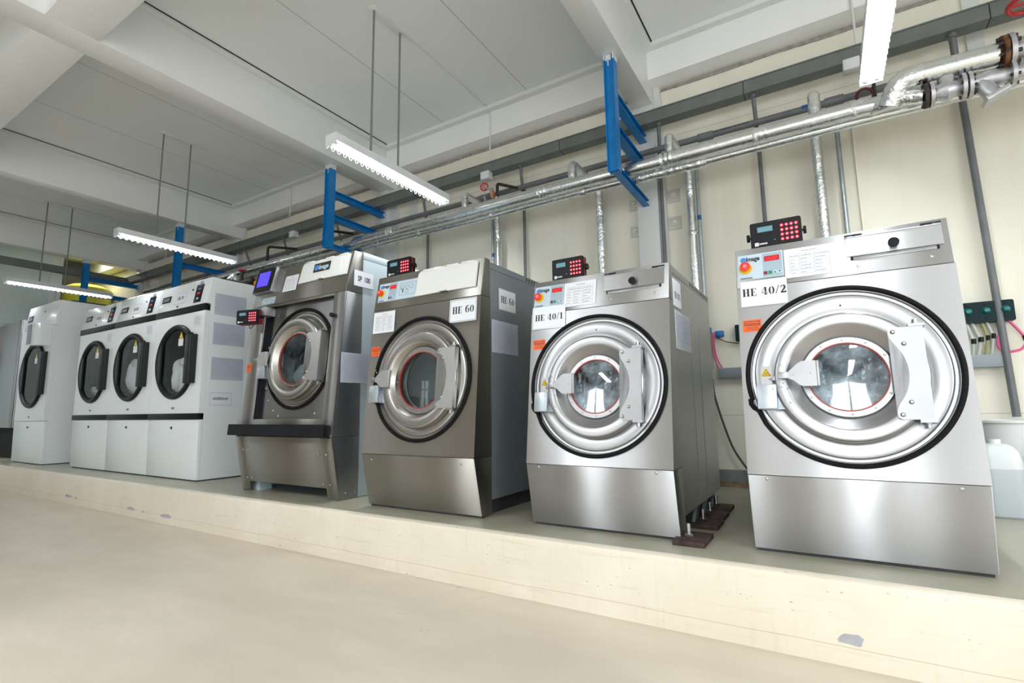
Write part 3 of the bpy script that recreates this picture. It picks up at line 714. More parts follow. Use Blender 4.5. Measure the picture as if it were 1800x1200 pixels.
# ------------------------------------------------------------------ junction boxes, hanging conduits
for x, lab in ((-3.07, 'small white box under the cable tray above the HE 60 washer'), (.375, 'small white box under the cable tray beside the right lamp'), (-6.53, 'small white box under the cable tray above the white dryers')):
    mb = MB(); mb.box(x-.055, x+.055, 4.47, 4.56, 3.57, 3.66, .004); mb.build('junction_box', 'white_box', None, label=lab, cat='box', group='white boxes under the cable tray')

# ------------------------------------------------------------------ fluorescent lamps
def lamp(x, label, rods=True):
    z0, z1, ya, yb = 3.045, 3.135, 2.43, 3.80
    t = thing('fluorescent_lamp', (x, 3.1, z0), label, 'lamp', 'hanging fluorescent lamps')
    mb = MB(); mb.prism([(x-.060, z0+.025), (x-.060, z1), (x+.060, z1), (x+.060, z0+.025), (x+.056, z0+.025), (x+.04, z0+.045), (x-.04, z0+.045), (x-.056, z0+.025)], lambda p, q, tt: (p, tt, q), ya, yb)
    mb.box(x-.060, x+.060, ya-.006, ya, z0-.002, z1); mb.box(x-.060, x+.060, yb, yb+.006, z0-.002, z1)
    mb.build('housing', 'lamp_body', t)
    for s in (-1, 1):
        mb = MB(); mb.cyl((x+s*.028, ya+.03, z0+.022), (x+s*.028, yb-.03, z0+.022), .019, 16); mb.build('tube', 'tubes', t)
        for e, d in ((ya, 1), (yb, -1)): mb = MB(); mb.cyl((x+s*.028, e, z0+.022), (x+s*.028, e+d*.03, z0+.022), .016, 12); mb.build('lamp_holder', 'lamp_body', t)
        mb = MB(); n = 46; pts = []
        for k in range(n+1):
            y = ya+(yb-ya)*k/n; pts.append((x+s*.060, y, z0+(.030 if k % 2 else -.006)))
            pts.append((x+s*.060, y+(yb-ya)/n*.35, z0+(.030 if k % 2 else -.006)))
        mb.tube(pts[:-1], .0028, 5); mb.cyl((x+s*.060, ya, z0+.03), (x+s*.060, yb, z0+.03), .003, 6); mb.build('wire_guard', 'wire_white', t)
    area('lamp_or_fill_light', (x, (ya+yb)/2, z0+.043), (0, 0, 0), .078, yb-ya-.08, 88, (.93, .98, 1))
    for y in (2.83, 3.15):
        mb = MB(); mb.cyl((x, y, z1), (x, y, 4.485), .009, 8); mb.build('suspension_rod', 'rod', t)
    mb = MB(); mb.box(x-.035, x+.035, 2.79, 3.19, 4.48, 4.4995, .003); mb.build('ceiling_plate', 'trim', t)
    mb = MB(); mb.cyl((x+.02, 3.19, 4.493), (x+.02, 4.55, 4.493), .0065, 8)
    mb.tube(fillet([(x+.02, 4.54, 4.45), (x+.02, 4.54, 4.44), (x+.02, 4.612, 4.43), (x+.02, 4.612, 4.20), (x+.02, 4.60, 3.81)], .03), .0085, 8); mb.build('cable_conduit', 'white_box', t)
    return t
lamp(-3.10, 'lit fluorescent lamp hanging in front of the middle blue frame')
lamp(-6.80, 'lit fluorescent lamp hanging above the white dryers, second from left')
lamp(-10.62, 'farthest lit fluorescent lamp, at far left above the single white dryer')
lamp(.41, 'lit fluorescent lamp cut off by the top edge of the photo at right')

# ------------------------------------------------------------------ washers
def y_at(prof, z):
    for (a, b), (c, d) in zip(prof, prof[1:]):
        if b <= z <= d: return a+(c-a)*(z-b)/(d-b)
def sheet(name, label, fr, u0, u1, v0, v1, w, mat='paper', cat='paper sheet', border=None, writing=None, group=None):
    """paper taped to a surface: thing > writing"""
    mb = MB(fr)
    if border:
        mb.plate(rect(u0-border, u1+border, v0-border, v1+border), w, w+.0012)
        t = mb.build('plastic_sleeve', 'film', None); tag(t, label, cat, group); t.name = name
        mb = MB(fr); mb.plate(rect(u0, u1, v0, v1), w+.0012, w+.002); mb.build('page', mat, t)
        top = w+.0023
    else:
        mb.plate(rect(u0, u1, v0, v1), w, w+.0012); t = mb.build(name, mat, None, label, cat, group); top = w+.0015
    if writing: writing(fr, t, u0, u1, v0, v1, top)
    return t
def big_letters(text, h, vc=.5, shift=0, asp=.84):
    def f(fr, t, u0, u1, v0, v1, w):
        mb = MB(fr); g = gw(text, h, asp); glyphs(mb, text, (u0+u1)/2-g/2+.004+shift, v0+(v1-v0)*vc-h/2, h, w, asp); mb.build('lettering', 'ink', t)
    return f
def plain_letters(text, size, bold=.001, width=None, mat='ink', vc=.5):
    def f(fr, t, u0, u1, v0, v1, w):
        mb = MB(fr); g = width or size*.6*len(text); typeset(mb, text, (u0+u1)/2-g/2, v0+(v1-v0)*vc-size*.35, size, w, w, bold, g); mb.build('lettering', mat, t)
        if not mat: pass
    return f
def table_text(rows, cols, seed, mat='ink_grey', head=True):
    def f(fr, t, u0, u1, v0, v1, w):
        rr = random.Random(seed); mb = MB(fr); W_, H_ = u1-u0, v1-v0; m = W_*.10; l = W_*.0035
        top = v1-H_*.20; bot = v0+H_*.10
        ys = [top-(top-bot)*k/rows for k in range(rows+1)]; xs = [u0+m]+[u0+m+(W_-2*m)*c for c in cols]+[u1-m]
        for y in ys: mb.F([mb.V(p) for p in ((u0+m, y-l, w), (u1-m, y-l, w), (u1-m, y+l*.3, w), (u0+m, y+l*.3, w))])
        for x in xs: mb.F([mb.V(p) for p in ((x-l, bot, w), (x+l*.3, bot, w), (x+l*.3, top, w), (x-l, top, w))])
        def scrib(x0, x1, y, hh):
            x = x0
            while x < x1:
                d = (.008+.012*rr.random())*W_*1.6; a = hh*(.5+.5*rr.random())
                mb.F([mb.V(p) for p in ((x, y, w), (x+d*.7, y+hh*.15, w), (x+d*.7, y+a, w), (x, y+a*.8, w))]); x += d
        scrib((u0+u1)/2-W_*.13, (u0+u1)/2+W_*.15, v1-H_*.13, H_*.045)
        for i in range(rows):
            for j in range(len(xs)-1):
                a, b = xs[j]+W_*.02, xs[j+1]; L_ = (b-a)*(.35+.45*rr.random())
                if i == 0: L_ = (b-a)*.85
                scrib(a, a+L_, ys[i+1]+(ys[0]-ys[1])*.25, (ys[0]-ys[1])*.33)
        mb.build('printed_table', mat, t)
    return f
def text_lines(n, seed, mat='ink_faint', m_=.06):
    def f(fr, t, u0, u1, v0, v1, w):
        rr = random.Random(seed); mb = MB(fr); W_, H_ = u1-u0, v1-v0
        for k in range(n):
            y = v1-H_*(.10+.82*k/n); x = u0+W_*m_; e = u1-W_*m_*(1+3*rr.random()*(k % 3 == 0))
            while x < e:
                d = W_*(.02+.05*rr.random()); h = H_*.42/n*(.6+.5*rr.random())
                mb.F([mb.V(p) for p in ((x, y, w), (x+d*.8, y, w), (x+d*.8, y+h, w), (x, y+h, w))]); x += d
        mb.build('printed_text', mat, t)
    return f
def word_row(seed):
    def f(fr, t, u0, u1, v0, v1, w):
        rr = random.Random(seed); mb = MB(fr); H_ = v1-v0; x = u0+(u1-u0)*.12
        while x < u1-(u1-u0)*.16:
            d = .008+.007*rr.random(); h = H_*(.16+.08*rr.random()); y = v0+H_*.42
            for q in (rect(x, x+d*.25, y, y+h), rect(x, x+d*.8, y+h*.8, y+h), rect(x+d*.55, x+d*.8, y, y+h)): mb.F([mb.V((*p, w)) for p in q])
            x += d
        mb.build('lettering', 'ink', t)
    return f
def keypad(loc, w, h, d, label, yawdeg, tilt=8, knobs=(-1, 1), arm=None):
    """small black control unit with a red keypad on a swivel bracket"""
    t = thing('keypad', loc, label, 'keypad', None)
    a = math.radians(yawdeg); u = Vector((math.cos(a), math.sin(a), 0)); v0 = Vector((0, 0, 1)); nrm = u.cross(v0)  # faces -y
    v = (v0*math.cos(math.radians(tilt))-nrm*math.sin(math.radians(tilt)))
    fr = frame(loc, u, v)
    mb = MB(fr); mb.plate(rrect(-w/2, w/2, 0, h, .010), -d, -.004, 0); mb.build('case', 'black_plastic', t)
    mb = MB(fr); mb.plate(rrect(-w/2-.0015, w/2+.0015, -.001, h+.001, .010), -d*.55, -d*.35, 0); mb.plate(rrect(-w/2, w/2, -.002, h*.5, .008), -d*.98, -d*.7, 0); mb.build('red_trim', 'red_edge', t, label='dark red edge trim')
    mb = MB(fr); mb.plate(rrect(-w/2+.003, w/2-.003, .003, h-.003, .010), -.004, 0, 0); mb.build('face_plate', 'black_plastic', t)
    mb = MB(fr); mb.plate(rect(-w*.37, -w*.03, h*.58, h*.84), 0, .001); mb.build('screen_bezel', 'dark_gap', t)
    mb = MB(fr); mb.plate(rect(-w*.35, -w*.05, h*.60, h*.80), .001, .0016); mb.build('screen', 'lcd', t)
    mb = MB(fr); mc = MB(fr)
    for i in range(4):
        for j in range(4):
            cx, cy = w*(.13+.092*i), h*(.22+.175*j); mb.disc((cx, cy), w*.034, 0, .002, 14); mc.disc((cx, cy-h*.005), w*.014, .002, .0024, 8)
    kp = mb.build('keys', 'key_red', t, label='glowing red round keys'); mc.build('key_marks', 'key_white', kp)
    mb = MB(fr); mb.F([mb.V(p) for p in ((-w*.42, h*.08, .0006), (-w*.34, h*.08, .0006), (-w*.34, h*.22, .0006), (-w*.42, h*.22, .0006))])
    for q in range(5): mb.F([mb.V((-w*.33+w*.033*q+a_, h*.12+b_, .0006)) for a_, b_ in ((0, 0), (w*.026, 0), (w*.026, h*.06), (0, h*.06))])
    mb.disc((-w*.02, h*.25), .002, .0003, .0008, 8); mb.build('maker_mark', 'key_white' if False else 'white_box', t)
    for s in knobs:
        mb = MB(fr); mb.cyl((s*w/2, h*.5, -d*.6), (s*(w/2+.008), h*.5, -d*.6), .007, 10); mb.cyl((s*(w/2+.006), h*.5, -d*.6), (s*(w/2+.020), h*.5, -d*.6), .020, 14); mb.build('knob', 'black_plastic', t)
    return t, fr
def estop(fr, par, u, v, r):
    mb = MB(fr); mb.disc((u, v), r*1.22, 0, .006, 28); mb.build('stop_ring', 'yellow', par, label='yellow ring')
    mb = MB(fr); mb.m = mb.m @ Matrix.Translation((u, v, 0)); mb.lathe([(0, .036), (r*.55, .037), (r*.95, .033), (r, .026), (r*.85, .018), (r*.5, .006)], n=28); mb.build('stop_button', 'red_btn', par, label='red mushroom stop button')
    mb = MB(fr); mb.ring((u, v), r*.28, r*.19, .0372, .0378, 20); mb.build('stop_mark', 'paper', par)
def control_panel(fr, par, u0, u1, v0, v1, wide=False):
    mb = MB(fr); mb.plate(rect(u0, u1, v0, v1), 0, .0018); p = mb.build('control_panel', 'panel_blue', par)
    H_ = v1-v0; w = .0022; s = .205 if not wide else .19
    mb = MB(fr); mb.plate(rect(u0+s*.56, u0+s*.98, v0+H_*.04, v1-H_*.04), .0018, w); mb.build('grey_field', 'panel_blue2', p)
    mb = MB(fr); mb.disc((u0+.026, v1-.028), .015, .0018, .0024, 24); mb.build('logo_globe', 'logo_blue', p)
    mb = MB(fr); typeset(mb, 'Image', u0+.040, v1-.037, .034, w, w+.0002, .0013, .062); mb.build('logo_lettering', 'ink', p)
    mb = MB(fr); mb.plate(rect(u0+s*.60, u0+s*.93, v0+H_*.64, v0+H_*.84), w, w+.002); d = mb.build('display', 'led_panel', p)
    mb = MB(fr); typeset(mb, '14:37', u0+s*.64, v0+H_*.67, H_*.19, w+.0024, w+.0025, .0006, s*.26); mb.build('display_digits', 'led_red', p)
    bx = u0+s*.57; bw = s*.085
    for i, mt in enumerate(('maroon_btn', 'green_btn', 'panel_blue', 'panel_blue')):
        mb = MB(fr); a = bx+i*bw*1.22; mb.plate(rect(a, a+bw, v0+H_*.12, v0+H_*.12+bw*1.0), w, w+.001); b_ = mb.build('button', mt, p)
        if i > 1:
            mb = MB(fr); c = a+bw/2; e = v0+H_*.12+bw*.5; q = bw*.3*(1 if i == 2 else -1)
            mb.F([mb.V(x) for x in ((c-bw*.3, e-q, w+.0012), (c+bw*.3, e-q, w+.0012), (c, e+q, w+.0012))]); mb.build('arrow_mark', 'ink', p)
    estop(fr, p, u0+.035, v0+H_*.46, .0245)
    mb = MB(fr); mb.plate(rect(u0+.008, u0+.065, v0+.004, v0+.013), .0018, .0021); mb.build('small_print', 'ink_grey', p)
    if wide:
        mb = MB(fr); a, b = u0+.215, u1-.012; c, d_ = v0+.03, v1-.025
        for q in (rect(a, b, c, c+.0015), rect(a, b, d_, d_+.0015), rect(a, a+.0015, c, d_), rect(b, b+.0015, c, d_)): mb.plate(q, .0018, w)
        for i in range(3): mb.ring((a+.03+.045*i, d_-.032), .018, .016, .0018, w, 20)
        mb.plate(rect(a+.03, a+.04, c+.02, c+.05), .0018, w); mb.plate(rect(a+.01, a+.03, c+.055, c+.058), .0018, w); mb.ring((a+.075, c+.028), .016, .014, .0018, w, 20)
        mb.build('dosing_diagram', 'ink', p)
    return p
def warning_sticker(fr, par, u0, u1, v0, v1, w=.0005):
    mb = MB(fr); mb.plate(rect(u0, u1, v0, v1), 0, w+.0008); s = mb.build('warning_sticker', 'orange', par, label='orange warning sticker')
    W_, H_ = u1-u0, v1-v0; z = w+.0012; mb = MB(fr)
    a, b, c, d = u0+W_*.1, u1-W_*.1, v0+H_*.5, v1-H_*.12
    for q in (rect(a, b, c, c+.003), rect(a, b, d-.003, d), rect(a, a+.003, c, d), rect(b-.003, b, c, d)): mb.F([mb.V((*p, z)) for p in q])
    typeset(mb, 'WARNING', a+W_*.05, c+H_*.09, H_*.20, z, z, .0003, W_*.7)
    for k in range(3): mb.F([mb.V((*p, z)) for p in rect(u0+W_*(.2-.04*k), u1-W_*(.2-.04*k), v0+H_*(.36-.11*k), v0+H_*(.39-.11*k))])
    mb.build('sticker_print', 'ink', s)
def bolt_row(name, fr, par, pts, r, w, h=.006, mat='bolt', n=12):
    for (a, b) in pts:
        mb = MB(fr); mb.m = mb.m @ Matrix.Translation((a, b, w)); mb.lathe([(0, h), (r*.5, h*.95), (r*.9, h*.5), (r, 0)], n=n); mb.build(name, mat, par)
def door_assembly(fr, par, c, S, mats, glass, drum='drum_dark', lift=.0, kinkside=True, rg=.404, plain_gasket=False, latch=True, deep=.42, radii=(.294, .243, .183, .157), hinge=(.175, .281, .197), lshift=(0, 0), catch=True):
    """gasket, dished ring, door with seal, pane, latch and hinge. S scales the layout, c is the centre in (u,v)"""
    st, sf = mats; cu, cv = c
    def X(a): return cu+(a-.433)*S
    def Y(b): return cv+(b-.459)*S
    # black gasket tube
    pts = []; n = 120
    for k in range(n):
        t = 2*PI*k/n; p = (cu+rg*S*math.cos(t), cv+rg*S*math.sin(t)); deg = math.degrees(t)
        if kinkside and 196 < deg < 212:
            continue
        pts.append((p[0], p[1], .004))
        if kinkside and abs(deg-195) < 1.6:
            pts += [(X(.034), Y(.352), .004), (X(.036), Y(.330), .004), (X(.048), Y(.312), .004), (X(.068), Y(.298), .004)]
    mb = MB(fr); mb.tube(pts, .0115 if S == 1.0 else .0135, 10, closed=True); mb.build('door_gasket', 'black_rubber', par, label='black rubber trim around the door')
    # dished front ring
    mb = MB(fr); mb.m = mb.m @ Matrix.Translation((cu, cv, 0))
    mb.lathe([(rg*S-.002, -.001), (.392*S, -.004), (.387*S, -.016), (.377*S, -.017), (.370*S, -.006), (.364*S, -.004), (radii[0]+.016, -.005), (radii[0]+.008, -.010), (radii[0]-.01, -.011), (max(.225*S, radii[3]+.025), -.012), (max(.22*S, radii[3]+.02), -.06), (max(.21*S, radii[3]+.015), -.12)], n=96); mb.build('front_ring', sf, par)
    # the drum
    mb = MB(fr); mb.m = mb.m @ Matrix.Translation((cu, cv, 0))
    mb.lathe([(max(.20*S, radii[3]+.015), -.10), (.345*S, -.12), (.35*S, -.13), (.35*S, -.12-deep), (.30*S, -.15-deep), (.001, -.15-deep)], n=72)
    dr = mb.build('drum', drum, par)
    mb = MB(fr)
    for a in (80, 200, 320):
        t = math.radians(a); c_, s_ = math.cos(t), math.sin(t)
        mb.prism([(cu+.35*S*c_-.03*s_, cv+.35*S*s_+.03*c_), (cu+.35*S*c_+.03*s_, cv+.35*S*s_-.03*c_), (cu+.27*S*c_, cv+.27*S*s_)], lambda p, q, tt: (p, q, tt), -.13, -.12-deep)
    mb.build('lifter', drum, dr)
    # door
    L = lift; dc = (cu+.003*S, cv-.011*S)
    mb = MB(fr); mb.m = mb.m @ Matrix.Translation((*dc, 0))
    rd, rc, rr_, rw = radii
    mb.lathe([(rd-.004, -.012), (rd, .0+L), (rd, .018+L), (rd-.004, .029+L), (rd-.008, .033+L), (rd-.014, .0345+L), (rc, .034+L), (rc-.008, .029+L), (rc-.015, .020+L), (rr_+.003, -.008+L), (rr_, -.012+L), (rr_, -.004+L), (rr_-.003, -.002+L), (rw, -.002+L), (rw-.001, -.012+L)], n=96)
    door = mb.build('door', sf, par)
    mb = MB(fr); mb.ring(dc, rw-.0005, rw-.0055, -.014+L, .0005+L, 72); mb.build('window_seal', 'red_seal', door, label='red window seal')
    mb = MB(fr); mb.m = mb.m @ Matrix.Translation((*dc, 0)); mb.lathe([(rw-.005, -.012+L), (rw*.64, -.010+L), (rw*.32, -.0085+L), (.0005, -.008+L)], n=64); mb.build('window_pane', glass, door, toward=(0, -1, 0))
    bolt_row('screw', fr, door, [(dc[0]+(rr_+rw)/2*math.cos(math.radians(a)), dc[1]+(rr_+rw)/2*math.sin(math.radians(a))) for a in range(2, 362, 30)], .0052*S, -.002+L, .004)
    X0_ = X
    def X(a): return X0_(a)+lshift[1]
    bolt_row('rivet', fr, door, [(X(a), Y(b)) for a, b in ((.166, .524), (.176, .508), (.180, .422), (.176, .404), (.198, .397), (.205, .331))], .0052*S, .033+L, .003)
    # lock box on the left
    def X(a): return X0_(a)+lshift[0]
    mb = MB(fr); mb.box(X(.068), X(.152), Y(.302), Y(.417), .0, .052*S+L*.4, .003); mb.prism(rect(X(.150), X(.165), Y(.302), Y(.305)), lambda p, q, tt: (p, q, tt), 0, .03); lb = mb.build('door_lock', 'lock_grey', par, label='grey lock cover')
    mb = MB(fr); mb.plate([(X(.152), Y(.417)), (X(.160), Y(.40)), (X(.196), Y(.303)), (X(.152), Y(.303))], .004, .010); mb.build('lock_plate', 'lock_grey', lb)
    bolt_row('screw', fr, lb, [(X(.138), Y(.395))], .0045*S, .052*S+L*.4, .003)
    if latch:
        def X(a): return X0_(a)+lshift[1]
        w0, w1 = .062*S+L, .066*S+L
        mb = MB(fr); mb.plate([(X(.206), Y(.438)), (X(.225), Y(.430)), (X(.246), Y(.410)), (X(.262), Y(.401)), (X(.318), Y(.401)), (X(.318), Y(.517)), (X(.262), Y(.517)), (X(.246), Y(.507)), (X(.222), Y(.485)), (X(.206), Y(.470))], w0, w1)
        mb.plate(rect(X(.318), X(.330), Y(.401), Y(.517)), w0-.014, w1, .002)
        hd = mb.build('door_handle', 'bracket' if st == 'steel' else 'bracket_lifted', door, label='bent steel door handle')
        mb = MB(fr); mb.plate(rect(X(.163), X(.207), Y(.440), Y(.470)), w0-.002, w1-.001, .001); mb.plate(rect(X(.163), X(.176), Y(.440), Y(.470)), .03+L, w0); mb.build('handle_hinge', 'bracket', hd)
        bolt_row('rivet', fr, hd, [(X(.228), Y(.457)), (X(.296), Y(.460))], .0045*S, w1, .002)
    if catch:
        X = X0_
        mb = MB(fr); mb.plate(rect(X(.084), X(.134), Y(.418), Y(.512)), .0, .003); ct = mb.build('catch_plate', 'steel_flat' if st == 'steel' else sf, par)
        mb = MB(fr); mb.box(X(.132), X(.158), Y(.437), Y(.460), .003, .03, .002); mb.build('catch', 'bracket', ct); bolt_row('screw', fr, ct, [(X(.124), Y(.449))], .0055*S, .003, .006)
        mb = MB(fr); a, b = X(.109), Y(.477); r = .024*S; mb.plate([(a-r, b-r*.62), (a+r, b-r*.62), (a, b+r*1.12)], .003, .0036); wt = mb.build('hazard_triangle', 'yellow', par, label='yellow warning triangle sticker')
        mb = MB(fr); q = .0038
        for aa, bb in (((-.72, -.45), (.72, -.45)), ((.72, -.45), (0, .82)), ((0, .82), (-.72, -.45)), ((-.18, -.35), (-.18, .25)), ((.02, -.3), (.1, .2)), ((.1, .2), (.4, -.25))):
            for poly in stroke([(a+aa[0]*r, b+aa[1]*r), (a+bb[0]*r, b+bb[1]*r)], [r*.045]*2): mb.F([mb.V((*p, q)) for p in poly])
        mb.build('triangle_mark', 'ink', wt)
    # hinge plate on the right
    X = X0_; hz = .046*S+L; h0, h1, hv = hinge; ha, hb = dc[0]+h0, dc[0]+h1; va, vb = dc[1]-hv, dc[1]+hv
    rr = max(rr_+.034, h0+.004); arc = []; am = math.degrees(math.acos(min(1, (h0-.004)/rr)))
    for k in range(9):
        t = math.radians(-am+2*am*k/8); arc.append((dc[0]+rr*math.cos(t), dc[1]+rr*math.sin(t)))
    pl_ = [(ha, va), (hb, va), (hb, vb), (ha, vb), (ha-.014, vb-.010), (ha-.016, vb-.030)]+arc[::-1]+[(ha-.016, va+.030), (ha-.014, va+.010)]
    pl_ = [p for i, p in enumerate(pl_) if i < 6 or i > 5+9 or abs(p[1]-dc[1]) < hv-.035]
    # triangulated so that the concave outline fills properly
    mb = MB(fr)
    for w in (hz-.005, hz):
        vs = [mb.V((*p, w)) for p in pl_]; es = []
        f = mb.bm.faces.new(vs); bmesh.ops.triangulate(mb.bm, faces=[f])
        if w == hz-.005: V0 = vs
    for i in range(len(pl_)): mb.F([V0[i], V0[(i+1) % len(pl_)], vs[(i+1) % len(pl_)], vs[i]])
    mb.box(hb-.005, hb+.0005, va, vb, .006, hz-.002)
    hp = mb.build('hinge_plate', 'bracket' if st == 'steel' else 'bracket_lifted', door)
    bolt_row('bolt', fr, hp, [(ha+.002, vb-.020), (ha+.036, vb-.073), (ha+.036, va+.072), (ha+.002, va+.020)], .0095*S, hz, .011*S)
    for b0, s in ((vb, 1), (va, -1)):
        b1 = b0+s*.012; hc = hb-.022
        mb = MB(fr); mb.box(hb-.049, hb+.008, min(b0, b1), max(b0, b1), .0, hz+.003)
        mb.cyl((hc, b1, hz*.55), (hc, b1+s*.004, hz*.55), .019*S, 14); mb.cyl((hc, b1, hz*.55), (hc, b1+s*.022, hz*.55), .011*S, 6); mb.build('hinge_pin', 'bracket', hp)
    return door
def sidewall(mb, x0, x1, pts): mb.prism(pts, lambda p, q, t: (t, p, q), x0, x1)
def profile_prism(name, mat, par, x0, x1, pts, bev=.004):
    mb = MB(); mb.prism(pts, lambda p, q, t: (t, p, q), x0, x1, bev); return mb.build(name, mat, par)
def washer(X0, W_, P, wrap, body, label, mats, door, dispenser, glass, drum, doorS, doorc, wide=False, deep=.42, bodymat='steel_side', base_in=.03):
    A, B, C, D = P; st, sf = mats; g = .0015
    t = thing('washing_machine', (X0, A[0], T), label, 'washing machine')
    profile_prism('kick_panel', st, t, X0, X0+W_, [A, (B[0], B[1]-g), (wrap, B[1]-g), (wrap, A[1])])
    fr = frame((X0, B[0], B[1]), (1, 0, 0), (0, C[0]-B[0], C[1]-B[1])); L_ = math.hypot(C[0]-B[0], C[1]-B[1])
    mb = MB(fr); mb.holed(0, W_, g, L_-g, doorc, .404*doorS, -.006, 0); mb.build('front_panel', st, t, smooth=True)
    for x in (X0, X0+W_-.006):
        mb = MB(); sidewall(mb, x+(.0003 if x == X0 else -.0003), x+.006, [(B[0]+.004, B[1]+g), (C[0]+.004, C[1]-g), (wrap, C[1]-g), (wrap, B[1]+g)]); mb.build('side_return', st, t)
    fc = frame((X0, C[0], C[1]), (1, 0, 0), (0, D[0]-C[0], D[1]-C[1]))
    profile_prism('console', st, t, X0, X0+W_, [(C[0], C[1]+g), D, (wrap, D[1]), (wrap, C[1]+g)], .005)
    mb = MB(); mb.prism([(wrap-.03, A[1]), (wrap-.03, D[1]-.01), (wrap-.02, D[1]-.01), (wrap-.02, A[1])], lambda p, q, tt: (tt, p, q), X0+.01, X0+W_-.01); 
    x0, x1, yr, zb, zt_ = body
    mb.bm.free()
    mb = MB(); mb.shell(X0+x0, X0+W_-x1, wrap-.002, yr, T+zb, zt_-.052); mb.build('cabinet', bodymat, t)
    mb = MB(); mb.box(X0+x0-.001, X0+W_-x1+.001, wrap+.001, yr+.003, zt_-.050, zt_-.003, .004); tc = mb.build('top_cover', bodymat, t)
    mb = MB()
    for k in range(14):
        y = yr-.61+.042*k; mb.box(X0+W_-x1+.0008, X0+W_-x1+.0016, y, y+.014, zt_-.040, zt_-.012)
    mb.build('vent_slots', 'dark_gap', tc)
    mb = MB(); mb.box(X0+base_in, X0+W_-base_in, wrap-.06, yr-.1, T, T+zb-.001); mb.box(X0+.012, X0+W_-.012, A[0]+.012, wrap-.06, T, A[1]); mb.build('base_frame', 'dark_base', t)
    bolt_row('screw', frame((X0, A[0], A[1]), (1, 0, 0), (0, B[0]-A[0], B[1]-A[1])), t, [(W_*.095, .335), (W_*.895, .335)], .008, 0, .004)
    door_assembly(fr, t, doorc, doorS, mats, glass, drum, deep=deep, **door)
    return t, fr, fc, L_
# HE 40/2 and HE 40/1
A40, B40, C40, D40 = (2.755, T+.014), (2.685, T+.36), (2.79, T+1.275), (2.835, T+1.49)
def he40(X0, label, deep=.42):
    t, fr, fc, L_ = washer(X0, .865, (A40, B40, C40, D40), 2.88, (.004, .004, 3.95, .10, T+1.49), label, ('steel', 'steel_flat'), {}, None, 'glass_wet', 'drum_dark', 1.0, (.433, .459))
    control_panel(fc, t, .012, .219, .044, .184)
    # dispenser drawer lid
    mb = MB(fc); mb.plate(rect(.484, .838, .093, .188), .002, .007); mb.build('dispenser_lid', 'steel', t)
    mb = MB(fc); mb.disc((.662, .124), .014, .007, .02, 20); mb.disc((.662, .124), .021, .02, .034, 24); mb.build('lid_knob', 'black_plastic', t)
    mb = MB(fc); mb.plate(rect(.497, .822, .0735, .0925), .0002, .0008); mb.build('dispenser_slot', 'dark_gap', t)
    mb = MB(fc); mb.plate(rect(.507, .812, .0735, .091), .0006, .0045, .001); mb.build('drawer_edge', 'bracket', t)
    for a, b in ((.482, .552), (.768, .840)):
        mb = MB(fc); mb.plate(rect(a, b, .196, .206), .0005, .004); mb.build('hinge_slot', 'dark_gap', t)
        mb = MB(fc); mb.plate(rect(a+(.0 if a < .6 else .040), b-(.040 if a < .6 else 0), .186, .196), .003, .010, .001); mb.build('lid_hinge', 'bracket', t)
    mb = MB(fc); mb.cyl((.49, .190, .007), (.835, .190, .007), .0035, 8); mb.build('hinge_rod', 'bracket', t)
    bolt_row('screw', fc, t, [(.523, .042), (.789, .042)], .007, 0, .004)
    warning_sticker(fr, t, .018, .104, .690, .752)
    bolt_row('rivet', fr, t, [(.437, .782)], .005, -.006, .003, 'iron')
    return t, fr, fc
t2, fr2, fc2 = he40(-.348, 'large stainless washing machine at right with the HE 40/2 sign')
t1, fr1, fc1 = he40(-1.557, 'stainless washing machine with the HE 40/1 sign, second from right')
S_SIGN = 'taped name signs'
sheet('sign', 'white HE 40/2 sign taped to the front of the right washer', fr2, .020, .226, .822, .952, .0035, cat='sign', border=.003, writing=big_letters('HE 40/2', .040, .55))
sheet('sign', 'white HE 40/1 sign in a clear sleeve on the front of its washer', fr1, .018, .228, .828, .952, .0035, cat='sign', border=.010, writing=big_letters('HE 40/1', .040, .52))
sheet('instruction_sheet', 'white printed table sheet on the console of the rightmost washer', fc2, .224, .437, .024, .180, .0022, writing=table_text(6, (.26, .62), 3))
sheet('instruction_sheet', 'white printed table sheet on the console of the second washer from the right', fc1, .222, .432, .022, .182, .0022, writing=table_text(6, (.26, .62), 4))
# side papers of HE 40/1
fsm = frame((-1.557+.865-.004, 2.88, T), (0, 1, 0), (0, 0, 1))
for a in (.40, .64):
    mb = MB(fsm); pts = [(a, .12, 0)]+[(a, 1.10, 0)]+[(a+.07-.07*math.cos(t*PI/8), 1.10+.10*math.sin(t*PI/8), 0) for t in range(5)]
    mb.tube(pts, .0022, 5); mb.build('panel_seam', 'ink_grey', t1)
fs1 = frame((-1.557+.865-.004, 2.88, T), (0, 1, 0), (0, 0, 1))
sheet('sign', 'narrow HE 40/1 sign on the side of the second washer from right', fs1, .012, .19, 1.255, 1.41, .0012, cat='sign', border=.006, writing=big_letters('HE 40/1', .040, .42, asp=.55))
sheet('notice', 'glossy blue notice sheet on the side of the HE 40/1 washer', fs1, .03, .38, 1.02, 1.22, .0012, mat='paper_blue', border=.012, writing=text_lines(8, 5))
keypad((-.155, 2.862, T+1.4925), .235, .138, .055, 'black keypad unit with red keys on top of the rightmost washer, knobs on both sides', 0, 0)
keypad((-1.335, 2.862, T+1.4925), .215, .138, .055, 'black keypad unit with red keys on top of the second washer from the right', 0, 0, knobs=(1,))

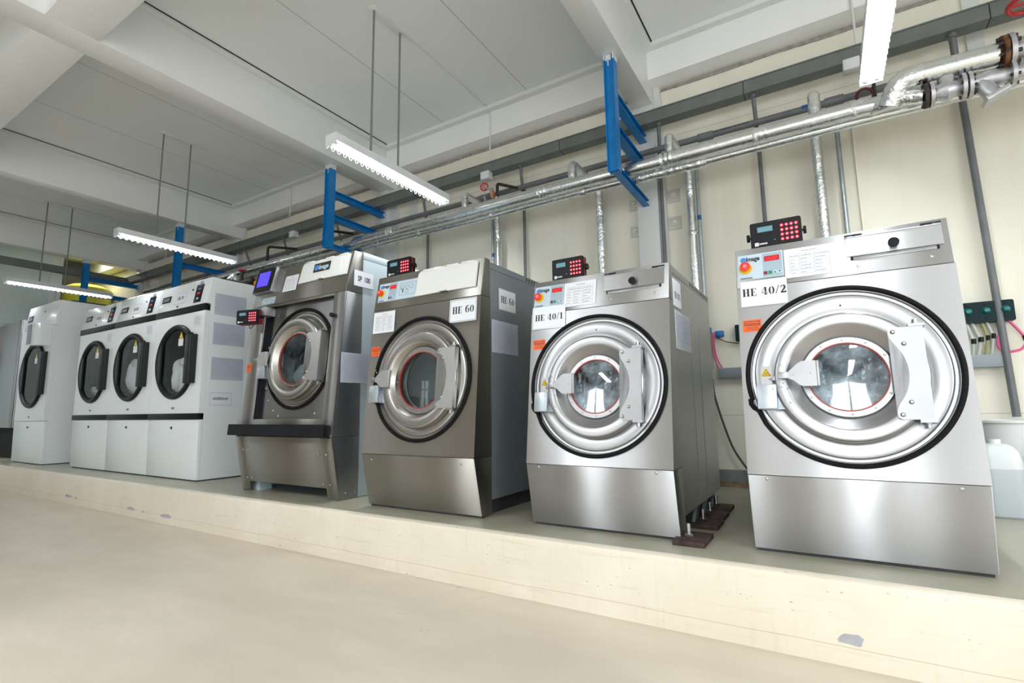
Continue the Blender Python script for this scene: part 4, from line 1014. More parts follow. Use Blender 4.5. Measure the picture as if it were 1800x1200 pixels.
# HE 60
A60, B60, C60, D60 = (2.72, T+.014), (2.635, T+.38), (2.725, T+1.44), (2.775, T+1.712)
X60 = -2.912
t3, fr3, fc3, L3 = washer(X60, 1.007, (A60, B60, C60, D60), 2.835, (.02, .006, 3.95, .10, T+1.70), 'stainless washing machine, dark from reflections, with HE 60 signs and a white dispenser flap', ('steel_brown_reflect', 'steel_brown_reflect_flat'), dict(lift=.0, radii=(.335, .268, .236, .200), hinge=(.197, .329, .202), lshift=(-.047, -.12), catch=False), None, 'glass', 'drum', 1.06, (.516, .527), deep=.5, bodymat='grey_paint', base_in=.05)
control_panel(fc3, t3, .028, .418, .068, .218, wide=True)
def flap(fc, par, u0, u1, v0, v1, tabu, skew=0):
    mb = MB(fc); mb.plate([(u0, v0), (tabu-.035, v0+.003), (tabu-.03, v0+.022), (tabu+.03, v0+.022), (tabu+.035, v0+.003), (u1, v0), (u1, v1-.01), (u1-.02, v1), (u0+.03, v1), (u0+.01, v1-.02)], .004, .016, 0)
    f = mb.build('dispenser_flap', 'white_plastic', par, label='white plastic dispenser flap')
    mb = MB(fc); mb.plate(rrect(tabu-.03, tabu+.03, v0+.004, v0+.034, .008), .012, .028, 0); mb.build('flap_tab', 'white_plastic', f)
    for a in (u0+.05, (u0+u1)/2, u1-.14):
        mb = MB(fc); mb.plate(rect(a, a+.10, v1-.008, v1+.008), .004, .020, .002); mb.build('flap_hinge', 'white_plastic', f)
    mb = MB(fc); mb.plate(rect(u0+.01, u1+.004, v0+.004, v1-.012), .0005, .004); mb.build('flap_shadow_gap', 'dark_gap', f)
    mb = MB(fc); mb.cyl((u1-.08, v0+.03, .0165), (u1-.10, v1-.03, .0165), .004, 8); mb.build('flap_rib', 'white_plastic', f)
    return f
flap(fc3, t3, .42, .962, .063, .256, .684)
warning_sticker(fr3, t3, .018, .106, .712, .782)
sheet('sign', 'white HE 60 sign in a clear sleeve on the washer front', fr3, .762, .968, .905, 1.045, .0035, cat='sign', border=.012, writing=big_letters('HE 60', .050, .52))
sheet('instruction_sheet', 'crumpled white printed sheet on the front left of the HE 60 washer', fr3, .018, .232, .888, 1.045, .0035, border=.004, writing=table_text(8, (.4, .75), 9))
fs3 = frame((X60+1.007-.006, 2.835, T), (0, 1, 0), (0, 0, 1))
sheet('sign', 'white HE 60 sign on the grey side of the washer', fs3, .12, .335, 1.385, 1.528, .0012, cat='sign', border=.006, writing=big_letters('HE 60', .050, .5))
sheet('notice', 'bluish printed notice sheet on the grey side of the HE 60 washer', fs3, .028, .36, 1.075, 1.29, .0012, mat='paper_blue', border=.006, writing=text_lines(14, 6))
keypad((X60+.178, 2.80, T+1.715), .245, .135, .055, 'black keypad unit with red keys in front of the column, beside the white dispenser flap', 0, 0, knobs=(1,))

# SP 100
XS = -4.545; WS = 1.285
A, B, C, D = (2.745, T+.0), (2.65, T+.487), (2.745, T+1.66), (2.83, T+2.02); WR = 2.925
t4 = thing('washing_machine', (XS, A[0], T), 'tall stainless washing machine with the SP 100 sign and a recessed door', 'washing machine')
fk = frame((XS, A[0], A[1]), (1, 0, 0), (0, B[0]-A[0], B[1]-A[1]))
for a, b in ((0, .128), (1.155, WS)):
    mb = MB(fk); mb.plate(rect(a, b, .008, .49), -.02, .004, .002); mb.build('leg_cover', 'steel_brown_reflect', t4)
profile_prism('base_side', 'steel', t4, XS+WS-.012, XS+WS, [A, B, (WR, B[1]), (WR, A[1])], .002)
profile_prism('base_side', 'steel', t4, XS, XS+.012, [A, B, (WR, B[1]), (WR, A[1])], .002)
mb = MB(fk); mb.plate(rect(.129, 1.154, .088, .49), -.03, -.002, .002); mb.build('kick_panel', 'steel_brown_reflect', t4)
bolt_row('screw', fk, t4, [(.092, .37), (.162, .37), (1.112, .36), (1.20, .36), (.10, .12), (.165, .12), (1.12, .12), (1.20, .12)], .008, .003, .005)
bolt_row('screw', frame((XS+WS, A[0], T), (0, 1, 0), (0, 0, 1)), t4, [(.06, .05), (.15, .05)], .008, 0, .004)
mb = MB(); mb.box(XS+.02, XS+.16, 2.80, 2.92, T, T+.09); mb.box(XS+WS-.16, XS+WS-.02, 2.80, 2.92, T, T+.09); mb.build('foot', 'pale_paint', t4)
fr4 = frame((XS, B[0], B[1]), (1, 0, 0), (0, C[0]-B[0], C[1]-B[1])); L4 = math.hypot(C[0]-B[0], C[1]-B[1])
U0, U1, V0_, V1_ = .215, 1.15, .142, 1.155
mb = MB(fr4); mb.plate(rect(0, U0, .002, L4-.002), -.012, 0, .002); mb.build('front_stile', 'steel', t4)
mb = MB(fr4); mb.plate(rect(U1, WS, .002, L4-.002), -.012, 0, .002); mb.build('front_stile', 'steel', t4)
mb = MB(fr4); mb.plate(rect(U0, U1, V1_, L4-.002), -.012, -.0005); mb.build('front_rail', 'steel_brown_reflect', t4)
mb = MB(fr4); mb.plate(rect(U0+.0005, U1-.0005, .07, V0_), -.09, -.002, .002); mb.build('sill', 'steel_brown_reflect', t4)
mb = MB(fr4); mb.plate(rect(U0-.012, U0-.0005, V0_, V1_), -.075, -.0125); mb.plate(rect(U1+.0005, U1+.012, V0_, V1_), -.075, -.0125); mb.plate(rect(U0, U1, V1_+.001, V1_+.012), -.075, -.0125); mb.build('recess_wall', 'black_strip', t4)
RD = -.055
frd = frame(fr4 @ Vector((0, 0, RD)), (1, 0, 0), (0, C[0]-B[0], C[1]-B[1]))
mb = MB(frd); mb.holed(U0-.01, U1+.01, V0_-.02, V1_+.01, (.70, .665), .43, -.01, 0); mb.build('recessed_panel', 'steel', t4)
bolt_row('screw', frd, t4, [(.33, 1.08), (1.10, 1.07), (.25, .79), (.28, .42), (.33, .31), (.42, .22), (.50, .17), (.98, .19), (1.09, .32), (.24, .55)], .010, 0, .006)
door_assembly(frd, t4, (.70, .665), .43/.404, ('steel_brown_reflect', 'steel_brown_reflect_flat'), 'glass_foam', 'drum_dark', lift=.038, kinkside=False, plain_gasket=True, deep=.5, radii=(.355, .285, .240, .224), hinge=(.205, .37, .20), lshift=(-.075, -.20), catch=False)
fc4 = frame((XS, C[0], C[1]), (1, 0, 0), (0, D[0]-C[0], D[1]-C[1]))
profile_prism('console', 'steel_brown_reflect', t4, XS, XS+WS, [(C[0], C[1]+.001), D, (WR, D[1]), (WR, C[1]+.001)], .005)
mb = MB(); mb.prism([(B[0]+.013, B[1]+.002), (C[0]+.013, C[1]-.001), (WR, C[1]-.001), (WR, B[1]+.002)], lambda p, q, tt: (tt, p, q), XS+WS-.012, XS+WS, .002); mb.build('side_return', 'steel', t4)
mb = MB(); mb.prism([(B[0]+.013, B[1]+.002), (C[0]+.013, C[1]-.001), (WR, C[1]-.001), (WR, B[1]+.002)], lambda p, q, tt: (tt, p, q), XS, XS+.012, .002); mb.build('side_return', 'steel', t4)
mb = MB(); mb.shell(XS+.01, XS+WS-.004, WR+.001, 4.2, T+.005, T+1.965); mb.build('cabinet', 'pale_paint', t4, label='pale grey painted rear cabinet')
mb = MB(); mb.box(XS+.009, XS+WS-.003, WR+.001, 4.205, T+1.968, T+2.03, .004); mb.build('top_cover', 'pale_paint', t4)
mb = MB(frd); mb.bm.free()
# bumper bar
mb = MB(fr4); mb.plate(rrect(-.045, 1.255, 0, .095, .012), -.001, .055, 0); mb.m = fr4; mb.build('bumper', 'black_strip', t4, label='black padded bumper bar')
mb = MB(fr4); mb.cyl((1.168, .98, 0), (1.168, .98, .03), .018, 20); mb.build('side_knob', 'black_plastic', t4)
warning_sticker(fr4, t4, .035, .10, .565, .645)
f = flap(fc4, t4, .635, 1.262, .150, .345, .93)
mb = MB(fc4); mb.plate(rrect(.815, 1.03, .228, .312, .006), .016, .0185); lg = mb.build('logo_plate', 'ink', t4)
mb = MB(fc4); mb.disc((.853, .270), .027, .0185, .0195, 28); mb.build('logo_globe', 'logo_blue', lg)
mb = MB(fc4); typeset(mb, 'Image', .885, .250, .062, .019, .0192, .0022, .125); mb.build('logo_lettering', 'panel_blue', lg)
# touch screen box
mb = MB(fc4); mb.prism([(.135, -.01), (.36, -.04+.03), (.36, 0), (.155, 0)], lambda p, q, tt: (tt, p, q), .045, .3) ; mb.bm.free()
mb = MB(fc4); mb.plate([(.0, .125), (.285, .125), (.285, .375), (.0, .375)], .0, .045, .004); mb.plate([(.285, .125), (.36, .125), (.36, .33), (.285, .375)], .0, .003); sb = mb.build('screen_box', 'bracket', t4)
mb = MB(fc4); mb.plate(rrect(.03, .270, .130, .365, .012), .045, .058); mb.build('screen_frame', 'black_plastic', sb)
mb = MB(fc4); mb.plate(rect(.065, .235, .180, .325), .058, .059); mb.build('screen', 'screen_blue', sb, label='lit blue screen')
mb = MB(fc4 @ Matrix.Translation((-.0, .255, .02)) @ Matrix.Rotation(PI/2, 4, 'Y') @ Matrix.Rotation(PI, 4, 'X')); estop(mb.m, sb, 0, 0, .026); mb.bm.free()
mb = MB(fc4); mb.plate(rect(.135, .325, .014, .080), .0005, .0015); mb.build('rating_plate', 'panel_blue', t4)
mb = MB(fc4)
for k in range(6):
    for q in range(7):
        if R.random() > .2: mb.plate(rect(.145+.025*q, .145+.025*q+.018, .021+.0095*k, .025+.0095*k), .0015, .0018)
mb.build('rating_print', 'ink_grey', t4)
sheet('instruction_sheet', 'white printed sheet on the SP 100 console beside the lit screen', fc4, .41, .60, .107, .263, .0022, writing=table_text(7, (.3, .65), 12))
fs4 = frame((XS+WS, 2.75, T), (0, 1, 0), (0, 0, 1))
sheet('sign', 'white SP 100 sign fixed to the upper side of its washer', fs4, .078, .285, 1.722, 1.852, .003, cat='sign', border=.004, writing=plain_letters('SP  100', .062, .0022, .135))
sheet('notice', 'bluish printed notice sheet on the side of the SP 100 washer', fs4, -.03, .262, .915, 1.150, .003, mat='paper_blue', border=.004, writing=text_lines(16, 8))
kt, kf = keypad((-4.35, 2.575, 1.79), .235, .128, .07, 'black keypad unit on an arm at the left side of the SP 100 washer', 14, 0, knobs=(1,))
mb = MB(); mb.box(-4.285, -4.18, 2.635, 2.74, 1.86, 1.935, .004); mb.build('mount_arm', 'bracket', kt)
mb = MB(); mb.tube(fillet([(-4.38, 2.62, 1.79), (-4.37, 2.62, 1.75), (-4.34, 2.63, 1.77), (-4.33, 2.64, 1.80)], .02), .003, 6); mb.build('cable', 'black_plastic', kt)
# foam in the SP 100 drum
# ------------------------------------------------------------------ laundry
def cloth(c, r, sx, sy, sz, seed, label):
    mb = MB(); bmesh.ops.create_icosphere(mb.bm, subdivisions=5, radius=1)
    for v in mb.bm.verts:
        p = v.co.normalized(); q = p*1.9+Vector((seed*3.1, 0, 0))
        d = 1+.22*mnoise.noise(q)+.10*abs(mnoise.noise(q*3))+.03*mnoise.noise(q*9)
        v.co = Vector((c[0]+p.x*r*sx*d, c[1]+p.y*r*sy*d, c[2]+p.z*r*sz*d))
    mb.build('laundry', 'cloth', None, label, 'laundry', 'laundry inside the drums')
cloth((-6.24, 2.96, 1.42), .17, .75, .45, 1.15, 1, 'white laundry tumbling in the right dryer of the row')
cloth((-7.39, 2.97, 1.46), .20, .75, .40, 1.15, 2, 'white laundry tumbling in the middle dryer of the row')
cloth((-8.52, 2.97, 1.31), .10, 1.0, .8, .8, 3, 'small white laundry heap low in the left dryer of the row')
cloth((-3.93, 2.92, T+.96), .17, 1.1, .5, .85, 4, 'wet white laundry and foam seen in the SP 100 washer window')

# ------------------------------------------------------------------ dryers
def dryer(X0, W_, ybase, zk, zs1, zs0, zc, ztop, label, name='tumble_dryer', strip=True, chamfer=False, sign=None, ring=.41, cz=1.57, yb=4.2, single=False):
    t = thing(name, (X0, ybase, T), label, 'dryer')
    yf = ybase-.015; m = 'white_enamel'; g = .002
    # kick, front, console
    mb = MB(); mb.prism([(ybase, T+.012), (yf, zk), (yf+.06, zk), (yf+.06, T+.012)], lambda p, q, tt: (tt, p, q), X0+g, X0+W_-g, .006); mb.build('kick_panel', m, t)
    fr = frame((X0, yf, zs0), (1, 0, 0), (0, 0, 1))
    mb = MB(fr); mb.holed(g, W_-g, 0, zs1-zs0, (W_/2, cz-zs0), ring*.86, -.05, 0); mb.build('front_panel', m, t)
    fc = frame((X0, yf, zc), (1, 0, 0), (0, .05, ztop-zc))
    mb = MB(); mb.prism([(yf, zc), (yf+.05, ztop), (yf+.09, ztop), (yf+.09, zc)], lambda p, q, tt: (tt, p, q), X0+g, X0+W_-g, .006); mb.build('console', m, t)
    mb = MB(); mb.shell(X0+.001, X0+W_-.001, yf+.05, yb, T+.012, ztop-.004); mb.build('cabinet', m, t)
    mb = MB(); mb.box(X0+.02, X0+W_-.02, ybase+.02, yb-.05, T, T+.012); mb.build('base', 'dark_base', t)
    mb = MB(); mb.box(X0+.03, X0+W_-.03, yf+.20, yb-.05, ztop-.004, ztop+.02); mb.build('top_rim', 'dark_base', t)
    if strip:
        mb = MB(); mb.box(X0, X0+W_, yf-.008, yf+.03, zs1+.001, zc-.001, .003); mb.build('trim_strip', 'black_strip', t, label='black trim strip under the console')
        mb = MB(); mb.box(X0, X0+W_, yf-.012, yf+.03, zk+.001, zs0-.001, .003); mb.build('trim_strip', 'black_strip', t, label='black trim strip below the door')
    c = (W_/2, cz-zs0)
    mb = MB(fr); mb.m = mb.m @ Matrix.Translation((*c, 0)); mb.lathe([(ring, 0), (ring*.995, .02), (ring*.96, .035), (ring*.90, .032), (ring*.86, .015), (ring*.84, -.06)], n=72); mb.build('door_surround', 'black_plastic', t)
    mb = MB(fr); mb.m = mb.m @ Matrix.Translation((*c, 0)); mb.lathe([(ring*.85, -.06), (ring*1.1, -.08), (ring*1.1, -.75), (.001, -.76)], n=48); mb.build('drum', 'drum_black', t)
    mb = MB(fr); r = ring*.84; pts = [(c[0]+r*math.cos(2*PI*k/64), c[1]+r*math.sin(2*PI*k/64)) for k in range(64)]
    mb.F([mb.V((*p, .008)) for p in pts]); dr = mb.build('door', 'glass_thin', t, label='round glass door', toward=(0, -1, 0))
    for s, a0, ww in ((-1, 62, .0), (1, 62, .0)):
        seg = []; an = 38
        for k in range(11):
            tt = math.radians(-an+2*an*k/10); seg.append((c[0]+s*ring*1.0*math.cos(tt), c[1]+ring*math.sin(tt)))
        if s < 0: mb = MB(fr); mb.plate([(c[0]+(p-c[0])*.90, c[1]+(q-c[1])*.90) for p, q in seg], .012, .030, 0); mb.build('door_handle', 'handle_grey', dr, label='dark grey handle panel')
    mb = MB(fr); mb.box(c[0]+ring*.62, c[0]+ring*.84, c[1]-ring*.60, c[1]+ring*.66, .033, .046, .003); mb.box(c[0]+ring*.86, c[0]+ring*1.02, c[1]-ring*.60, c[1]+ring*.66, .0, .048, .003); hg = mb.build('hinge_block', 'handle_grey', t)
    mb = MB(fr); mb.cyl((c[0]+ring*.95, c[1]-ring*.63, .045), (c[0]+ring*.95, c[1]+ring*.70, .045), .012, 10); mb.build('hinge_pin', 'black_plastic', hg)
    mb = MB(fr); mb.plate(rect(c[0]+.04, c[0]+.14, c[1]+.17, c[1]+.25), .0095, .0105); mb.build('door_label', 'paper', dr, label='white label on the glass')
    mb = MB(fr); mb.plate([(c[0]+.05, c[1]+.255), (c[0]+.13, c[1]+.255), (c[0]+.09, c[1]+.325)], .0095, .0105); mb.build('hazard_triangle', 'yellow', dr, label='yellow warning triangle')
    mb = MB(fr); mb.plate(rect(c[0]-.03, c[0]+.03, .045, .068), 0, .002); mb.build('name_plate', 'ink_grey', t)
    mb = MB(); mb.box(X0+W_/2-.012, X0+W_/2+.012, yf-.006, yf+.002, zk-.10, zk-.075); mb.build('latch_button', 'black_plastic', t)
    # console fittings
    H_ = ztop-zc
    mb = MB(fc); mb.plate(rect(.075, .265, H_*.36, H_*.62), .0, .004, .001); ds = mb.build('display', 'black_plastic', t)
    mb = MB(fc); mb.plate(rect(.105, .235, H_*.42, H_*.56), .004, .005); mb.build('display_screen', plain('lcd_grey'+str(X0), (.22, .25, .22), .4), ds)
    if not single:
        mb = MB(fc); mb.plate(rect(.80, .94, H_*.10, H_*.80), .0, .006, .001); ps = mb.build('control_strip', 'black_plastic', t)
        mb = MB(fc); mb.plate(rect(.850, .890, H_*.43, H_*.48), .006, .007); mb.build('red_readout', 'led_red', ps)
        mb = MB(fc); mb.plate(rect(.845, .895, H_*.60, H_*.66), .006, .007); mb.build('blue_readout', 'logo_blue', ps)
        mb = MB(fc); mb.plate(rect(.85, .89, H_*.22, H_*.28), .006, .007); mb.build('grey_key', 'paper', ps)
        mb = MB(fc); mb.plate(rect(.85, .91, H_*.82, H_*.93), .0, .005); mb.build('bracket', 'lock_grey', ps)
    mb = MB(fc); mb.cyl((.72, H_*.66, 0), (.72, H_*.66, .004), .012, 12); mb.cyl((.46, H_*.10, 0), (.46, H_*.10, .004), .012, 12); mb.build('console_plug', 'black_plastic', t)
    if sign:
        sheet('sign', sign[1], fc, .385, .60, H_*.22, H_*.64, .0008, cat='sign', border=.004, writing=plain_letters(sign[0], .05, .0018, .13))
        sheet('notice', sign[2], fr, W_*.80, W_*.93, cz-zs0+.35, cz-zs0+.47, .001, writing=text_lines(6, int(-X0*7)))
    return t, fr, fc
D0 = -8.70; DW = 1.063
dryer(D0, DW, 2.825, .945, 2.09, 1.01, 2.166, 2.46, 'white tumble dryer, left one of the three joined dryers', sign=('DE 50/1', 'small white name sign on the left dryer console of the row', 'small printed note above the left dryer door of the row'))
dryer(D0+DW, DW, 2.825, .945, 2.09, 1.01, 2.166, 2.46, 'white tumble dryer, middle one of the three joined dryers', sign=('DE 50/2', 'small white name sign on the middle dryer console of the row', 'small printed note above the middle dryer door of the row'))
dd, frd3, fcd3 = dryer(D0+2*DW, DW, 2.825, .945, 2.09, 1.01, 2.166, 2.46, 'white tumble dryer, right one of the three joined, with notices on its side', sign=('DE 75', 'white name sign on the right dryer console of the row', 'small printed note above the right dryer door of the row'))
fs5 = frame((D0+3*DW-.001, 2.825, 0), (0, 1, 0), (0, 0, 1))
for v0, v1, lab in ((2.06, 2.288, 'bluish notice sheet on the dryer side, top one of three'), (1.738, 1.966, 'bluish notice sheet on the dryer side, middle one of three'), (1.363, 1.595, 'bluish notice sheet on the dryer side, bottom one of three')):
    sheet('notice', lab, fs5, .082, .422, v0, v1, .001, mat='paper_blue', border=.004, writing=text_lines(9, int(v0*10)), group='notices on the dryer side')
sheet('sign', 'small framed sign below the notices on the dryer side', fs5, .092, .312, 1.092, 1.218, .001, cat='sign', border=.006, writing=word_row(77))
# single white dryer at the far left
wd, frw, fcw = dryer(-10.70, 1.225, 2.75, .93, 2.32, .935, 2.325, 2.70, 'single tall white tumble dryer at far left with a black ringed door', strip=False, ring=.49, cz=1.61, single=True, yb=4.0)
mb = MB(); mb.prism([(-10.02, 2.375), (-9.52, 2.33), (-9.52, 2.01), (-9.86, 2.03)], lambda p, q, t: (p, t, q), 2.60, 2.734, .004); cb = mb.build('control_box', 'white_enamel', wd)
mb = MB(); mb.box(-10.00, -9.86, 2.592, 2.60, 2.05, 2.34); mb.build('control_face', 'grey_paint', cb)
# steel machines at the left edge
t = thing('flatwork_machine', (-12.4, 2.9, T), 'dark stainless machine at the far left edge beside the single dryer', 'laundry machine')
mb = MB(); mb.box(-12.62, -11.43, 2.90, 4.0, .82, 2.62, .01); mb.build('body', 'steel_side', t)
mb = MB(); mb.box(-11.56, -11.43, 2.885, 2.90, .82, 2.62, .004); mb.build('corner_post', 'bracket', t)
mb = MB(); mb.box(-12.58, -11.50, 2.98, 3.9, T, .82); mb.build('base_frame', 'dark_gap', t)
t = thing('flatwork_machine', (-13.3, 2.85, T), 'stainless machine cut by the left edge of the photo', 'laundry machine')
mb = MB(); mb.box(-13.6, -12.66, 2.85, 3.5, 2.03, 2.70, .01); mb.build('hood', 'steel', t)
mb = MB(); mb.box(-13.6, -12.70, 2.95, 3.5, T, 2.03, .01); mb.build('body', 'steel_side', t)

# yellow tank and bits behind the dryers
t = thing('tank', (-13.6, 4.4, 3.0), 'large yellow tank high up behind the farthest blue frame', 'tank')
mb = MB(); mb.cyl((-13.55, 4.42, 3.2), (-13.55, 4.42, 3.72), .42, 32); mb.build('shell', 'yellow_tank', t)
mb = MB(); mb.cyl((-13.55, 4.42, 3.72), (-13.55, 4.42, 3.80), .42, 32, .28); mb.cyl((-13.55, 4.42, T), (-13.55, 4.42, 3.2), .2, 20); mb.build('tank_top', 'yellow_tank', t)
def pipe_cluster(x, lab, seed):
    t = thing('gas_manifold', (x, 3.6, 2.5), lab, 'pipework'); rr = random.Random(seed)
    mb = MB(); mb.cyl((x-.25, 3.55, 2.62), (x+.25, 3.55, 2.62), .03, 12); mb.cyl((x, 3.55, 2.4815), (x, 3.55, 2.78), .02, 10); mb.cyl((x+.12, 3.6, 2.4815), (x+.12, 3.6, 2.70), .03, 10); mb.build('pipe_run', 'iron', t)
    mb = MB(); mb.cyl((x, 3.55, 2.78), (x, 3.55, 2.795), .05, 14); mb.build('hand_wheel', 'red_wheel', t)
    mb = MB(); mb.tube(fillet([(x-.25, 3.55, 2.62), (x-.32, 3.55, 2.70), (x-.20, 3.58, 2.76), (x-.12, 3.6, 2.53)], .05), .035, 12, jit=.2); mb.build('foil_wrap', 'foil_crumpled', t)
pipe_cluster(-6.15, 'dark pipes and red valve on top of the right dryer of the row', 1)
pipe_cluster(-7.65, 'foil wrapped pipes on top of the middle dryer of the row', 2)
pipe_cluster(-8.9, 'foil wrapped pipes behind the left dryer of the row', 3)

# ------------------------------------------------------------------ right hand wall: dosing pumps, duct, hoses, canisters
t = thing('dosing_pump', (1.03, YW-.03, 1.56), 'dark teal dosing pump unit on the wall right of the HE 40/2 washer', 'pump')
fw = frame((.83, YW-.075, 1.562), (1, 0, 0), (0, 0, 1))
mb = MB(fw); mb.plate(rrect(0, .33, 0, .148, .012), -.07, 0, 0); mb.build('case', 'teal_panel', t)
for u in (.085, .182, .285):
    mb = MB(fw); mb.m = mb.m @ Matrix.Translation((u, .082, 0)); mb.lathe([(0, .03), (.014, .028), (.022, .015), (.027, 0)], n=20); mb.build('pump_head', 'teal_cap', t)
    for q in (.035, .128): mb = MB(fw); mb.disc((u, q), .008, 0, .006, 12); mb.build('cap_screw', 'black_plastic', t)
mb = MB(); mb.box(-.635, -.55, YW-.075, YW-.003, 1.563, 1.706, .006); mb.build('dosing_pump', 'teal_panel', None, 'dark teal dosing pump edge peeking out left of the HE 40/2 washer', 'pump')
mb = MB(); mb.box(-.80, 1.075, YW-.065, YW-.003, 1.246, 1.334, .003); mb.build('cable_duct', 'duct', None, 'grey cable duct on the wall behind the HE 40/2 washer', 'duct')
HOSES = [((.93, 1.565), (.965, 1.44), (.945, 1.336), 'hose_clear', .011, 'clear hose, leftmost of those below the dosing pump'), ((.985, 1.565), (1.005, 1.45), (.985, 1.336), 'hose_green', .008, 'yellow green hose below the middle of the dosing pump'),
         ((1.01, 1.565), (1.035, 1.46), (1.015, 1.336), 'hose_clear', .009, 'clear hose just left of the thick conduit'), ((.90, 1.565), (.925, 1.43), (.915, 1.336), 'hose_clear', .010, 'clear hose with black clamp beside the washer edge')]
for a, b, c, mt, r, lab in HOSES:
    t = thing('hose', (a[0], YW-.05, 1.33), lab, 'hose')
    mb = MB(); mb.tube(fillet([(a[0], YW-.05, a[1]), (b[0], YW-.06, b[1]), (c[0], YW-.045, c[1])], .05), r, 10); mb.build('hose_tube', mt, t)
    mb = MB(); mb.cyl((b[0], YW-.06, b[1]-.015), (b[0]+.002, YW-.06, b[1]+.02), r*1.5, 10); mb.build('clamp', 'black_plastic', t)
t = thing('hose', (1.15, YW-.05, 1.33), 'pink hose looping beside the thick conduit at far right', 'hose')
mb = MB(); pts = [(1.125, 1.565), (1.165, 1.50), (1.195, 1.44), (1.195, 1.39), (1.165, 1.355), (1.11, 1.345), (1.06, 1.36), (1.055, 1.42), (1.065, 1.47)]
mb.tube(fillet([(x, YW-.055, z) for x, z in pts], .04), .009, 10); mb.build('hose_tube', 'pink', t)
mb = MB(); mb.cyl((1.192, YW-.055, 1.455), (1.197, YW-.055, 1.42), .013, 10); mb.build('clamp', 'black_plastic', t)
for x0, x1, z0, z1, lab in ((-.885, -.836, 1.652, 1.708, 'blue plastic connector half hidden behind the HE 40/1 washer'), (-.806, -.735, 1.618, 1.670, 'blue plastic connector on the wall right of the HE 40/1 washer')):
    mb = MB(); mb.box(x0, x1, YW-.05, YW-.003, z0, z1, .006); mb.box(x0+.02, x1-.02, YW-.056, YW-.049, z0+.012, z0+.03); mb.build('connector', 'blue_conn', None, lab, 'connector')
for k, (xa, xb, mt, r, lab) in enumerate(((-.815, -.765, 'pink', .007, 'pink tube hanging from the right blue connector'), (-.83, -.80, 'pink', .006, 'pink tube hanging left of the other pink tube'), (-.84, -.785, 'hose_green', .005, 'olive tube among the pink tubes behind HE 40/1'), (-.85, -.835, 'hose_clear', .005, 'clear tube at the left of the tube bunch behind HE 40/1'))):
    mb = MB(); mb.tube(fillet([(xa, YW-.04, 1.66), (xa-.004, YW-.045, 1.52), (xa+.01, YW-.045, 1.42), (xb, YW-.04, 1.336)], .06), r, 8); mb.build('hose', mt, None, lab, 'hose')
mb = MB(); mb.tube(fillet([(-.80, YW-.03, 1.618), (-.73, YW-.03, 1.57), (-.62, YW-.03, 1.545)], .05), .004, 6); mb.build('cable', 'black_plastic', None, 'thin black cable from the blue connector to the teal pump', 'cable')
mb = MB(); mb.tube(fillet([(-.857, YW-.02, 1.246), (-.85, YW-.03, 1.10), (-.79, YW-.03, .85), (-.72, YW-.035, .62), (-.60, YW-.05, .44), (-.50, YW-.15, .34)], .12), .009, 8); mb.build('cable', 'cable_dark', None, 'dark green cable drooping down the wall between the two right washers', 'cable')
# fixing plates on the wall by the column
for x0, x1, z0, z1, lab in ((-1.16, -1.045, 2.965, 3.095, 'upper right'), (-1.16, -1.045, 2.69, 2.82, 'lower right'), (-1.545, -1.442, 2.965, 3.08, 'upper left'), (-1.545, -1.442, 2.69, 2.80, 'lower left')):
    t = thing('wall_plate', ((x0+x1)/2, YW, z0), 'cream painted steel plate with a bolt on the wall, %s of the white column' % lab, 'wall plate', 'bolted plates beside the column')
    mb = MB(); mb.box(x0, x1, YW-.012, YW-.0005, z0, z1, .002); mb.build('plate', 'plate_cream', t)
    mb = MB(); xc = (x0+x1)/2; zc = (z0+z1)/2; mb.cyl((xc, YW-.012, zc), (xc, YW-.022, zc), .022, 14); mb.cyl((xc, YW-.02, zc), (xc, YW-.045, zc), .011, 8); mb.build('bolt', 'wall', t)
# electrical strip conduits on the wall
for x0, x1, z0, z1, lab in ((1.125, 1.225, 3.45, 4.13, 'white boxed strip on the wall at the right edge'), (-4.53, -4.40, 3.42, 4.13, 'white boxed strip on the wall right of the second column')):
    mb = MB(); mb.box(x0, x1, YW-.02, YW-.0005, z0, z1); mb.build('wall_strip', 'column', None, lab, 'wall strip')

# rusty anchor plates beside HE 40/1
PLS = [(2.665, .155, 'nearest'), (3.075, .12, 'second nearest'), (3.335, .12, 'third nearest'), (3.60, .125, 'farthest')]
for i, (y, d, lab) in enumerate(PLS):
    x1 = -.56-.01*i
    t = thing('anchor_plate', (x1-.1, y, T), 'rusty steel anchor plate with bolt beside the HE 40/1 washer, %s of four' % lab, 'anchor plate', 'rusty anchor plates')
    mb = MB(); mb.box(-.715, x1, y, y+d+.08, T, T+.024, .003); mb.build('plate', 'rust', t)
    mb = MB(); bx, by = x1-.10, y+.13; mb.cyl((bx, by, T+.024), (bx, by, T+.036), .022, 6); mb.cyl((bx, by, T+.03), (bx, by, T+.085), .010, 10); mb.build('bolt', 'bolt', t)
    if i > 0:
        mb = MB(); mb.prism([(y+.05, T+.024), (y+.16, T+.024), (y+.16, T+.097), (y+.12, T+.097)], lambda p, q, tt: (tt, p, q), -.719, -.700); mb.build('gusset', 'grey_paint', t)

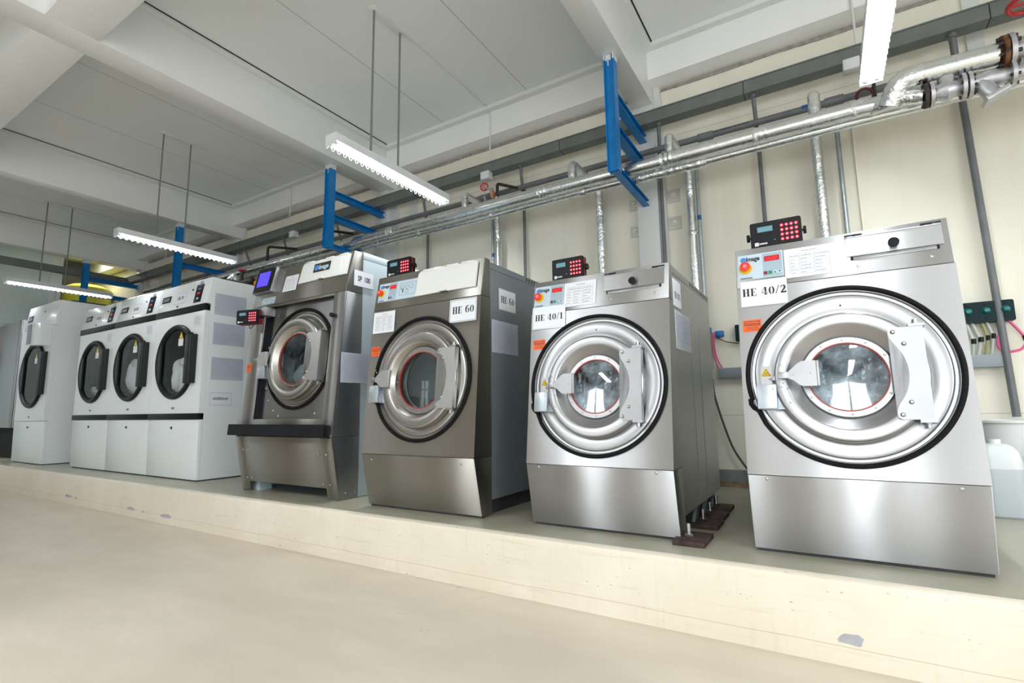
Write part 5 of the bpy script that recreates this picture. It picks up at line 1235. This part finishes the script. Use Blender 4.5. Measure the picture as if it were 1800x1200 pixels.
# canisters and bucket
def jerry(x, y, w, d, h, label, mat):
    t = thing('canister', (x, y, T), label, 'canister')
    sh = MB(); rings = []
    prof = [(0, .90), (.012, .98), (.03, 1), (h*.72, 1), (h*.84, .90), (h*.92, .66), (h*.94, .5)]
    for z, s in prof:
        rings.append([sh.V((x+a*s, y+b*s, T+z)) for a, b in rrect(-w/2, w/2, -d/2, d/2, min(w, d)*.28, 5)])
    for A_, B_ in zip(rings, rings[1:]):
        n = len(A_)
        for k in range(n): sh.F([A_[k], A_[(k+1) % n], B_[(k+1) % n], B_[k]])
    sh.F(rings[0][::-1]); sh.F(rings[-1]); sh.build('shell', mat, t)
    mb = MB(); mb.cyl((x, y, T+h*.94), (x, y, T+h), .03, 16); mb.build('cap', 'white_plastic', t)
    return t
def mk_canister():
    m, nt, b = base('canister_with_liquid')
    g = nd(nt, 'ShaderNodeNewGeometry'); sp = nd(nt, 'ShaderNodeSeparateXYZ'); nt.links.new(g.outputs['Position'], sp.inputs[0])
    nt.links.new(mixc(nt, ramp(nt, sp.outputs[2], T+.285, T+.288), (.52, .57, .60), (.72, .76, .77)), b.inputs['Base Color'])
    b.inputs['Roughness'].default_value = .35; b.inputs['Subsurface Weight'].default_value = .1; return m
M['canister'] = mk_canister()
jerry(.86, 4.28, .20, .26, .455, 'translucent plastic canister half full of blue liquid beside the HE 40/2 washer', 'canister')
t = thing('bucket', (1.10, 4.62, T), 'white plastic tub standing against the wall behind the canister', 'tub')
mb = MB(); mb.lathe([(.0, T), (.15, T), (.19, T+.54), (.20, T+.55), (.20, T+.565), (.185, T+.565), (.183, T+.54), (.145, T+.01), (0, T+.01)], (1.02, 4.60, 0), 36); mb.build('tub_wall', 'white_plastic', t)
t = jerry(1.20, 4.30, .24, .26, .50, 'white canister with handwriting and a red label at the right edge', 'white_plastic')
mb = MB(frame((1.085, 4.168, T+.34), (1, 0, 0), (0, 0, 1)))
for poly in stroke([(0, 0), (.006, .035), (.014, 0), (.02, .03), (.026, .002), (.034, .026), (.04, .0), (.048, .03), (.055, .0)], [.0016]*9): mb.F([mb.V((*p, 0)) for p in poly])
mb.build('handwriting', 'blue_dark', t)
mb = MB(); mb.box(1.09, 1.30, 4.166, 4.17, T+.14, T+.24); mb.build('red_label', plain('pink_red_label', (.70, .25, .22), .5), t)
